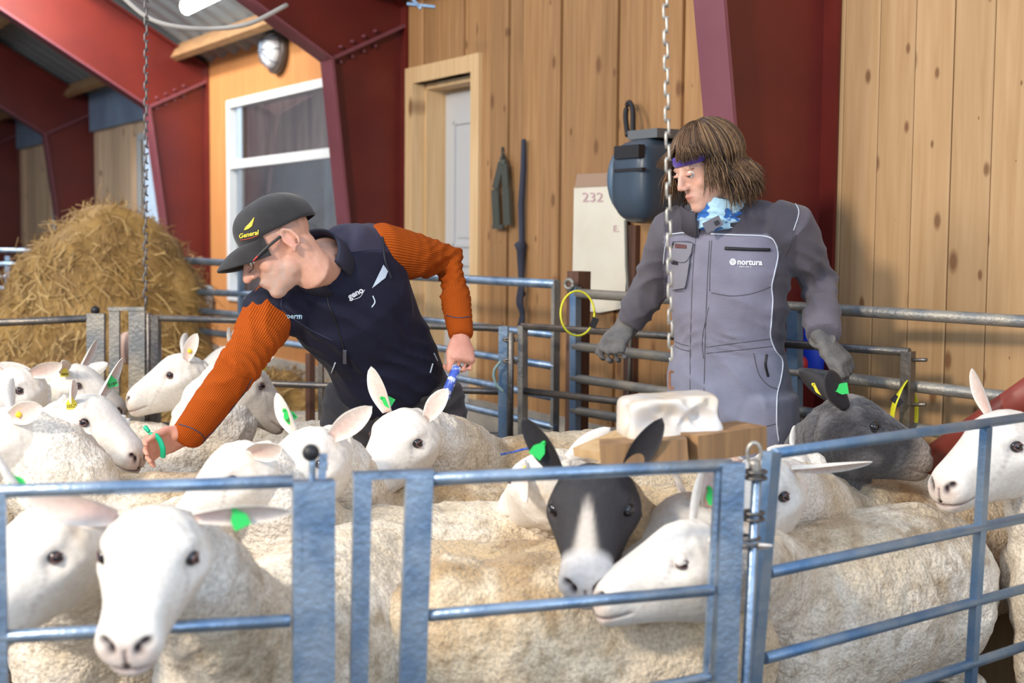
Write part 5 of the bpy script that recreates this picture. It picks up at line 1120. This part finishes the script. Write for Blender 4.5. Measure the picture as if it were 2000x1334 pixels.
# trousers
g = G()
g.loft([P(770, 745, 4.25), P(772, 790, 4.29), P(773, 830, 4.30)], [(.175, .145), (.19, .15), (.17, .13)], side=(1, .2, .1), n=28, capk=.3)
for h, k, f in ((hipR, kR, fR), (hipL, kL, fL)): g.loft([h+Vector((0, 0, .08)), h, k, f.lerp(k, .4), f+Vector((0, 0, .02))], [.11, .122, .098, .085, .082], n=24, capk=.15)
V, F, Nn = remesh(g, .010, 5); V = folds(V, Nn, [(tuple(P(690, 830, 4.15)), .16, (.4, 0, 1), .06, .008), (tuple(P(860, 830, 4.2)), .16, (-.5, 0, 1), .055, .008), (tuple(P(775, 800, 4.15)), .12, (1, 0, .6), .05, .006)], 31, .004)
mk('trousers', (V, F), M_cloth, man, col=np.tile(np.array([.032, .030, .036]), (len(V), 1)))
for f in (fR, fL):
    g = G(); g.loft([f+Vector((0, .07, -.02)), f+Vector((0, 0, -.01)), f+Vector((-.03, -.16, -.03))], [(.05, .04), (.052, .045), (.05, .03)], n=16); mk('boot', g, M_black, man)
# blue tube in his left hand, green ring in his right
r = root('marker_tube', P(880, 775, 4.0), 'small blue and white printed tube held in the hanging fist', 'tube')
g = G(); g.loft([P(893, 716, 3.99), P(870, 773, 3.97)], [.0135, .0145], n=18, capk=.15); mk('tube_body', g, mat('blue white print', (.62, .70, .86), (.06, .12, .55), sc=45, rough=.35, thr=(.46, .52)), r)
g = G(); g.loft([P(871, 771, 4.0), P(868, 777, 4.0)], [.0155, .0155], n=18, capk=.1); mk('tube_end', g, mat('blue grey plastic', (.12, .25, .42), rough=.4), r)
g = G(); g.loft(spl([P(868, 768, 3.98), P(858, 764, 3.98), P(848, 770, 3.98)], 4), [(.005, .002)]*9, n=8); mk('opener_tab', g, M_galvw, r)
r = root('tag_ring', P(310, 892, 3.84), 'green plastic ring with a black pin held in the open hand at the sheep nose', 'ring')
g = G(); pts = spl([P(294, 847, 3.83), P(303, 850, 3.82), P(313, 862, 3.82), P(318, 878, 3.82), P(318, 892, 3.83)], 5); g.loft(pts, [(.008, .0045)]*len(pts), n=10, side=(1, 0, 0)); mk('ring_band', g, mat('green plastic', (.0, .42, .22), rough=.3), r)
g = G(); g.tube([P(296, 850, 3.82), P(280, 862, 3.83)], .0028, n=8); mk('pin', g, M_black, r)
g = G(); g.loft([P(284, 835, 3.88), P(290, 842, 3.87)], [.007, .006], n=8); mk('pin_cap', g, mat('green plastic', (.0, .42, .22), rough=.3), r)
g = G(); g.loft([P(227, 836, 4.35), P(228, 812, 4.35)], [.032, .030], n=20, capk=.1); g.loft([P(243, 836, 4.45), P(243, 818, 4.45)], [.018, .018], n=14, capk=.1); mk('cup', g, mat('white plastic', (.80, .80, .80), rough=.35), label='white plastic cup between the sheep left of the open hand', cat='cup')

# ------------------------------------------------------------------ the person in coveralls
wo = root('person', (P(1430, 900, 4.3).x, 4.3, 0), 'person in grey coveralls and purple headband leaning back with gloved hands on the gate', 'person')
WS = 1.0
MHw = Matrix.Translation(P(1381, 333, 4.12)) @ rotM(207, 20, 4)
fac = Vector((-.42, -.90, 0)).normalized(); wsd = Vector((.90, -.42, 0)).normalized()
sL = P(1540, 442, 4.10); eLw = P(1602, 556, 4.24); wL = P(1606, 662, 4.05)
sR = P(1318, 448, 4.28); eR = P(1276, 556, 4.44); wR = P(1226, 634, 4.50)
railL = pm(1622, 684); railR = pm(1226, 657)
nW = P(1408, 415, 4.18); cW = P(1425, 530, 4.20); wW = P(1424, 678, 4.24); pW = P(1424, 775, 4.26)
hL_, hR_ = P(1482, 810, 4.2), P(1366, 810, 4.32); ftL = Vector((hL_.x+.03, 4.18, .06)); ftR = Vector((hR_.x-.03, 4.38, .06)); knL = hL_.lerp(ftL, .48); knR = hR_.lerp(ftR, .48)
g = G(); human_head(g, MHw, WS, False)
g.loft([MHw @ Vector((-.03, 0, -.03)), MHw @ Vector((-.035, 0, -.09)), nW], [(.052, .056), (.050, .054), .06], n=18, side=tuple(wsd))
g.loft([nW, cW, wW, pW], [(.10, .08), (.14, .10), (.125, .09), (.14, .10)], side=tuple(wsd), n=20)
for a, b_, c in ((sL, eLw, wL), (sR, eR, wR)): g.loft([a.lerp(nW, .3), a, b_, c.lerp(b_, .12)], [.045, .044, .036, .022], n=14)
for h, k, f in ((hL_, knL, ftL), (hR_, knR, ftR)): g.loft([h, k, f], [.075, .05, .04], n=14); g.loft([f+Vector((.02, .04, -.02)), f+fac*.12+Vector((0, 0, -.03))], [(.04, .03), (.045, .025)], n=12)
V, F, Nn = remesh(g, .0052, 3, .45)
C, L = head_cols(V, MHw, WS, (.68, .42, .33), 8); mk('body', (V, F), M_skin, wo, col=C); bwh = bvh(V, F)
eyes(MHw, WS, wo, (.06, .09, .10))
for y in (-1, 1):
    g = G(); pts = [MHw @ Vector((.088-abs(a)*.012, y*(.030+a*.018), .030-abs(a)*.004)) for a in np.linspace(-1, 1, 7)]; g.loft(pts, [(.0016, .0028)]*7, n=6); mk('eyebrow', g, mat('brown brow', (.22, .12, .06), rough=.8), wo)
# gloves
M_glove = mat('grey work glove', (.105, .100, .100), (.16, .15, .145), sc=25, rough=.85, bump=.3, bsc=120)
g = G(); hand(g, wL+Vector((.0, 0, .0)), Vector((.50, -.25, -.55)), (.35, -.55, .75), (-.5, -.8, 0), curl=(26, 34, 28), thumb=(16, 25), s=1.12, fr=.0105)
g.loft([wL+(eLw-wL)*.18, wL, wL+(railL-wL)*.25], [.044, .042, .036], n=18, capk=.2); V, F, Nn = remesh(g, .0048, 2, .4); V = V+Nn*(vnoise(V, 40, 3)*.0015)[:, None]; mk('glove', (V, F), M_glove, wo)
g = G(); hand(g, wR, Vector((-.35, -.45, -.38)), (-.2, -.45, .85), (-.9, .3, 0), curl=(30, 50, 40), thumb=(30, 20), s=1.12, fr=.0105)
g.loft([wR+(eR-wR)*.18, wR, wR+(railR-wR)*.25], [.044, .042, .036], n=18, capk=.2); V, F, Nn = remesh(g, .0048, 2, .4); mk('glove', (V, F), M_glove, wo)
# coverall
g = G()
g.loft([P(1412, 428, 4.18), P(1420, 460, 4.19), P(1424, 530, 4.20), P(1424, 600, 4.21), P(1424, 676, 4.23), P(1422, 735, 4.25), P(1424, 800, 4.26)], [(.135, .10), (.175, .125), (.195, .145), (.188, .145), (.178, .135), (.198, .15), (.195, .15)], side=tuple(wsd), n=32, capk=.4)
g.ell(P(1538, 444, 4.11), (.078, .08, .075)); g.ell(P(1322, 448, 4.27), (.07, .075, .068)); g.ell(P(1475, 425, 4.14), (.09, .08, .055)); g.ell(P(1360, 430, 4.22), (.07, .07, .05))
g.loft([sL.lerp(nW, .2), sL, sL.lerp(eLw, .5), eLw, eLw.lerp(wL, .5), wL+(eLw-wL)*.06], [.075, .080, .074, .068, .062, .056], n=26, capk=.15)
g.loft([sR.lerp(nW, .2), sR, sR.lerp(eR, .5), eR, eR.lerp(wR, .5), wR+(eR-wR)*.10], [.072, .076, .070, .066, .058, .050], n=26, capk=.15)
for h, k, f in ((hL_, knL, ftL), (hR_, knR, ftR)): g.loft([h+Vector((0, 0, .06)), h, k, f.lerp(k, .3), f+Vector((0, 0, .03))], [.12, .122, .10, .09, .09], n=24, capk=.15)
V, F, Nn = remesh(g, .0075, 5)
V = folds(V, Nn, [(tuple(eLw+Vector((0, -.03, 0))), .15, (.3, 0, 1), .055, .005), (tuple(sL.lerp(eLw, .6)), .10, (.7, 0, 1), .05, .006), (tuple(eR+Vector((0, -.04, 0))), .15, (-.6, 0, 1), .055, .005), (tuple(eR.lerp(wR, .5)), .10, (1, 0, .7), .045, .006),
    (tuple(P(1425, 672, 4.1)), .05, (.1, 0, 1), .030, .003), (tuple(P(1340, 668, 4.15)), .06, (-.3, 0, 1), .04, .003), (tuple(P(1475, 595, 4.05)), .13, (.5, 0, 1), .11, .004), (tuple(P(1450, 760, 4.1)), .17, (.9, 0, 1), .10, .006), (tuple(P(1545, 620, 4.15)), .12, (.5, 0, 1), .06, .007)], 41, .0035)
px, py = proj(V)
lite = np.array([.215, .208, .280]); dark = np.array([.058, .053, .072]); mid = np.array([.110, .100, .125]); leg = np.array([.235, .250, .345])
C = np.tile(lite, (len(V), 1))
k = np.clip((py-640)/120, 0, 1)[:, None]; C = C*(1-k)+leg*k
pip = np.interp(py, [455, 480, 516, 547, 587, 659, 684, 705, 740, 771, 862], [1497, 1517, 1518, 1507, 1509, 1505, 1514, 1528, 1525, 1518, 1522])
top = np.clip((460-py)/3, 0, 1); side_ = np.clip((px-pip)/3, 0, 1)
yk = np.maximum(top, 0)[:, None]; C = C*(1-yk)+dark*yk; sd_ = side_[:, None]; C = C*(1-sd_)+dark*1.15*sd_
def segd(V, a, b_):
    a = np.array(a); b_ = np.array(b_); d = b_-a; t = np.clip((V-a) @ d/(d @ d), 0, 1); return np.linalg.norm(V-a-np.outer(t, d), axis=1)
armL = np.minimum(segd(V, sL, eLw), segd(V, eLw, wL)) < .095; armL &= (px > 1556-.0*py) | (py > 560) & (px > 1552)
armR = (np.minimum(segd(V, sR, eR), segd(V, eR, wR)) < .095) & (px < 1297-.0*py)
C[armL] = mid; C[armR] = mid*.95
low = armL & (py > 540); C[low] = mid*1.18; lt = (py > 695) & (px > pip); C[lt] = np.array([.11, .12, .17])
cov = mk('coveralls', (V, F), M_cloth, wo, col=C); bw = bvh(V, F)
M_pip = mat('pale reflective piping', (.62, .68, .78), rough=.4); M_seam = mat('grey seam', (.075, .072, .09), rough=.8)
mk('piping', line(bw, [(1389, 457), (1440, 459), (1497, 462), (1514, 474), (1519, 500), (1512, 535), (1507, 560), (1509, 587), (1506, 630), (1505, 659), (1514, 684), (1528, 705), (1525, 740), (1518, 771), (1517, 827), (1521, 862)], .0021, k=8), M_pip, cov)
mk('piping', line(bw, [(1312, 457), (1335, 455), (1360, 456)], .0021), M_pip, cov)
mk('piping', line(bw, [(1306, 462), (1299, 485), (1296, 515)], .0021), M_pip, cov); mk('piping', line(bw, [(1552, 395), (1560, 415), (1550, 450)], .0014), M_pip, cov)
for pts in ([(1362, 440), (1354, 520), (1350, 620), (1348, 700), (1348, 790)], [(1386, 470), (1382, 540), (1378, 640), (1376, 720), (1374, 800)], [(1389, 572), (1430, 578), (1470, 573), (1506, 560)], [(1384, 600), (1372, 660), (1374, 700)],
            [(1312, 664), (1330, 672), (1346, 676)], [(1380, 690), (1440, 684), (1512, 676)], [(1380, 678), (1440, 670), (1504, 662)], [(1312, 672), (1330, 682), (1348, 686)], [(1472, 690), (1482, 730), (1500, 752), (1518, 760)], [(1390, 470), (1387, 520), (1386, 568)], [(1552, 430), (1546, 470), (1535, 500)], [(1430, 830), (1470, 838), (1515, 828)], [(1400, 795), (1412, 850)]):
    mk('seam', line(bw, pts, .0014, .0), M_seam, cov)
g = G()
mk('pocket_zip', line(bw, [(1416, 485), (1460, 487), (1503, 488)], .0055, .001), M_black, cov)
mk('slant_pocket', line(bw, [(1497, 692), (1495, 712), (1500, 735)], .004, .0), M_black, cov)
for q in ([(1318, 474), (1356, 476), (1348, 514), (1312, 506)], [(1316, 508), (1350, 512), (1340, 562), (1316, 566)]): mk('chest_pocket', patch(bw, q, .007), mat('grey pocket cloth', (.20, .195, .235), rough=.85), cov)
for q in ([(1318, 474), (1356, 476), (1346, 508), (1330, 512), (1312, 502), (1318, 474)], [(1350, 512), (1340, 562), (1318, 567)]): mk('seam', line(bw, q, .0012, .008), M_seam, cov)
mk('pocket_label', patch(bw, [(1323, 477), (1344, 479), (1344, 486), (1323, 485)], .009, 4), mat('dark label', (.10, .03, .03), rough=.6), cov); mk('pocket_buckle', patch(bw, [(1317, 508), (1328, 510), (1328, 517), (1317, 515)], .011, 4), M_black, cov)
mk('flap_tab', patch(bw, [(1318, 478), (1322, 474), (1318, 484), (1312, 490)], .010, 4), M_black, cov)
TV, TF = text_geo('nortura', 1.0, bold=.03); mk('lettering', decal(bw, TV, TF, 1464, 512.5, 15.5, -2), M_white2, cov); TV, TF = text_geo('kvalitet, nytte  er', 1.0, bold=.01); mk('lettering', decal(bw, TV, TF, 1456, 521, 3.4, -2), M_white2, cov)
a = np.linspace(0, 2*math.pi, 20)[:-1]; TV = np.array([(math.cos(q), math.sin(q), 0) for q in a]); mk('logo_disc', decal(bw, TV, [tuple(range(19))], 1431.5, 511.5, 6.6), M_white2, cov)
M_lg = mat('grey logo line', (.19, .185, .225), rough=.8)
for dy in (-2.2, 1.2): mk('logo_line', line(bw, [(1426, 511+dy), (1432, 509+dy), (1437, 511+dy)], .0006, .0032, 3), M_lg, cov)
mk('logo_line', line(bw, [(1431.5, 511), (1431.5, 517)], .0006, .0032, 3), M_lg, cov)
for f in (ftL, ftR):
    g = G(); g.loft([f-fac*.07+Vector((0, 0, -.02)), f+Vector((0, 0, -.01)), f+fac*.15+Vector((0, 0, -.03))], [(.05, .04), (.052, .05), (.05, .03)], n=16); mk('boot', g, M_black, wo)
# collar flaps and neck gaiter
def collar(cc, cax, cs_, rr, h0, h1, gap, rot, m, par, flare=.012):
    cb = cax.cross(cs_); CV = []; CF = []; n_ = 44
    for i in range(n_+1):
        th = rot-math.pi+gap+(2*math.pi-2*gap)*i/n_; dv = cs_*math.cos(th)+cb*math.sin(th); lo = flare*math.cos((th-rot))
        for (r_, h) in ((rr+.010, h0), (rr+.006, h1-.008), (rr, h1), (rr-.006, h1-.006), (rr-.004, h0)): CV.append(tuple(cc+dv*r_+cax*(h+lo)))
    for i in range(n_):
        for j in range(5): a = i*5+j; b_ = i*5+(j+1) % 5; CF.append((a, b_, b_+5, a+5))
    CF.append((0, 1, 2, 3, 4)); CF.append(tuple(n_*5+j for j in (4, 3, 2, 1, 0))); V = np.array(CV); V = V+(vnoise(V, 14, 5)*.006)[:, None]
    return mk('collar', (V, CF), m, par)
collar(P(1402, 416, 4.18), Vector((-.12, -.14, 1)).normalized(), wsd, .108, -.045, .030, .45, 1.57+.15, mat('charcoal cloth', (.058, .053, .072), rough=.9, bump=.2, bsc=300), cov, .008)
g = G(); g.beam(P(1376, 446, 4.035), P(1408, 430, 4.035), (.3, 0, .8), .032, .006); mk('collar_tab', g, mat('grey tab', (.14, .135, .165), rough=.8), cov, smooth=False)
g = G(); g.beam(P(1396, 437, 4.03), P(1404, 433, 4.03), (.3, 0, .8), .012, .003); mk('tab_patch', g, M_black, cov, smooth=False)
nx = MHw @ Vector((-.01, 0, -.115)); g = G(); g.loft([nx+Vector((.005, .02, -.045)), nx+Vector((0, .01, -.02)), nx+Vector((-.0, .0, .008)), nx+Vector((-.0, .0, .020))], [(.088, .085), (.092, .088), (.085, .080), (.078, .072)], n=34, side=tuple(MHw.to_3x3() @ Vector((1, 0, 0))), capk=.1)
V, F, Nn = remesh(g, .006, 4); V = folds(V, Nn, [(tuple(nx), .15, (.15, 0, 1), .022, .006)], 51, .002)
mk('neck_gaiter', (V, F), mat('blue patterned gaiter', (.42, .66, .82), (.02, .12, .42), sc=16, rough=.8, thr=(.56, .60)), wo)
# headband
g = G(); pts = [MHw @ Vector((-.012+.106*math.cos(q), .083*math.sin(q), .052+.010*math.cos(q))) for q in np.linspace(0, 2*math.pi, 37)]; g.loft(pts, [(.0045, .013)]*37, n=10, side=tuple(MHw.to_3x3() @ Vector((1, 0, .0001))), caps=False)
for v_ in g.v: pass
CVb = []
CFb = []
for i, q in enumerate(np.linspace(0, 2*math.pi, 49)[:-1]):
    for (k_, h) in ((1.0, -.014), (1.03, -.008), (1.03, .012), (1.0, .016), (.96, .016), (.96, -.014)): CVb.append(tuple(MHw @ Vector((-.012+.105*k_*math.cos(q), .083*k_*math.sin(q), .048+h+.006*math.cos(q)))))
for i in range(48):
    for j in range(6): a_ = i*6+j; b_ = i*6+(j+1) % 6; CFb.append((a_, b_, (b_+6) % 288, (a_+6) % 288))
mk('headband', (np.array(CVb), CFb), mat('purple headband', (.06, .03, .42), (.10, .05, .5), sc=20, rough=.5, sheen=.3), wo)
# hair: cap of strands falling to the shoulders
def hairmat(name, c): return mat(name, c, tuple(q*.55 for q in c), sc=8, rough=.42, spec=.5)
hm = [hairmat('brown hair', (.16, .085, .042)), hairmat('dark brown hair', (.075, .040, .022)), hairmat('light brown hair', (.34, .20, .095))]
g = G()
for c_, r_ in (((-.025, 0, .055), (.104, .092, .090)), ((-.055, 0, .0), (.080, .088, .09)), ((-.075, 0, -.05), (.058, .075, .07))): g.ell(MHw @ Vector(c_), r_, MHw.to_3x3(), 24, 16)
V, F, Nn = remesh(g, .008, 4); hi = np.array(MHw.inverted()); VL = V @ hi[:3, :3].T+hi[:3, 3]
hair = mk('hair', (V, F), hm[1], wo)
groups = [G(), G(), G()]; down = (MHw.to_3x3().inverted() @ Vector((0, 0, -1))).normalized()
for i in range(2800):
    th = rng.uniform(-math.pi, math.pi); crown = np.array([-.035, 0, .150]); 
    # start on the crown, run over the skull and hang
    st = rng.uniform(.04, .9); front = abs(th) < .95; L_ = rng.uniform(.85, 1.08); pts = []
    kx = rng.uniform(.98, 1.10); c_ = np.array([-.022, 0, .050])
    phmax = (1.10 if front else (1.50 if abs(th) < 1.35 else 2.0))
    ph0 = .12+st*.7; n_ = 7
    for j in range(n_+1):
        ph = ph0+(phmax-ph0)*j/n_
        if ph < ph0: break
        x = c_[0]+.108*kx*math.sin(ph)*math.cos(th); y = .096*kx*math.sin(ph)*math.sin(th); z = c_[2]+.096*kx*math.cos(ph); pts.append(Vector((x, y, z)))
    cur = rng.uniform(.1, 1.3); e_ = pts[-1]; out = Vector((math.cos(th), math.sin(th), 0)); hang = (.0 if front else rng.uniform(.08, .155)*L_*(1 if abs(th) > 1.25 else .85)); cu = rng.uniform(-.03, .03)
    if front:
        sw = Vector((rng.uniform(.2, .6), (1 if th > 0 else -1)*rng.uniform(.3, 1.0), -.55)); 
        for j in range(1, 4): pts.append(e_+sw.normalized()*.022*j*L_+out*.002*j)
    else:
        for j in range(1, 7):
            t_ = j/6; pts.append(e_+down*hang*t_+out*(.026*math.sin(t_*2.2)+.026*t_*t_*cur)+Vector((-.012*t_, cu*t_+.004*math.sin(t_*9+i), 0)))
    r0 = rng.uniform(.0008, .0017); c__ = int(rng.choice(3, p=[.5, .28, .22])); W_ = [MHw @ p for p in pts]; groups[c__].loft(W_, [r0]*(len(W_)-2)+[r0*.7, r0*.2], n=3, capk=.1, caps=False)
for gq, m_ in zip(groups, hm): mk('hair_strands', gq, m_, hair, kind='stuff')
# ------------------------------------------------------------------ blue paint stroke on a fleece
dg = bpy.context.evaluated_depsgraph_get()
best = None
for so in SHEEP:
    if 'ears raised' not in so['label']: continue
    b0 = [c for c in so.children if c.name.startswith('body')][0]; Wb = wm(b0); Vb = np.array([Wb @ v.co for v in b0.data.vertices]); Fb = [tuple(p.vertices) for p in b0.data.polygons]; bb = bvh(Vb, Fb); h_ = hit(bb, 1015, 882)
    if h_ is not None and (best is None or (h_-CO).length < best[0]): best = ((h_-CO).length, bb, so)
if best: mk('paint_mark', line(best[1], [(977, 888), (1000, 884), (1030, 876), (1062, 873)], .0045, .0), mat('blue marking spray', (.03, .10, .55), (.25, .3, .5), sc=60, rough=.8), best[2], label='blue paint stroke')
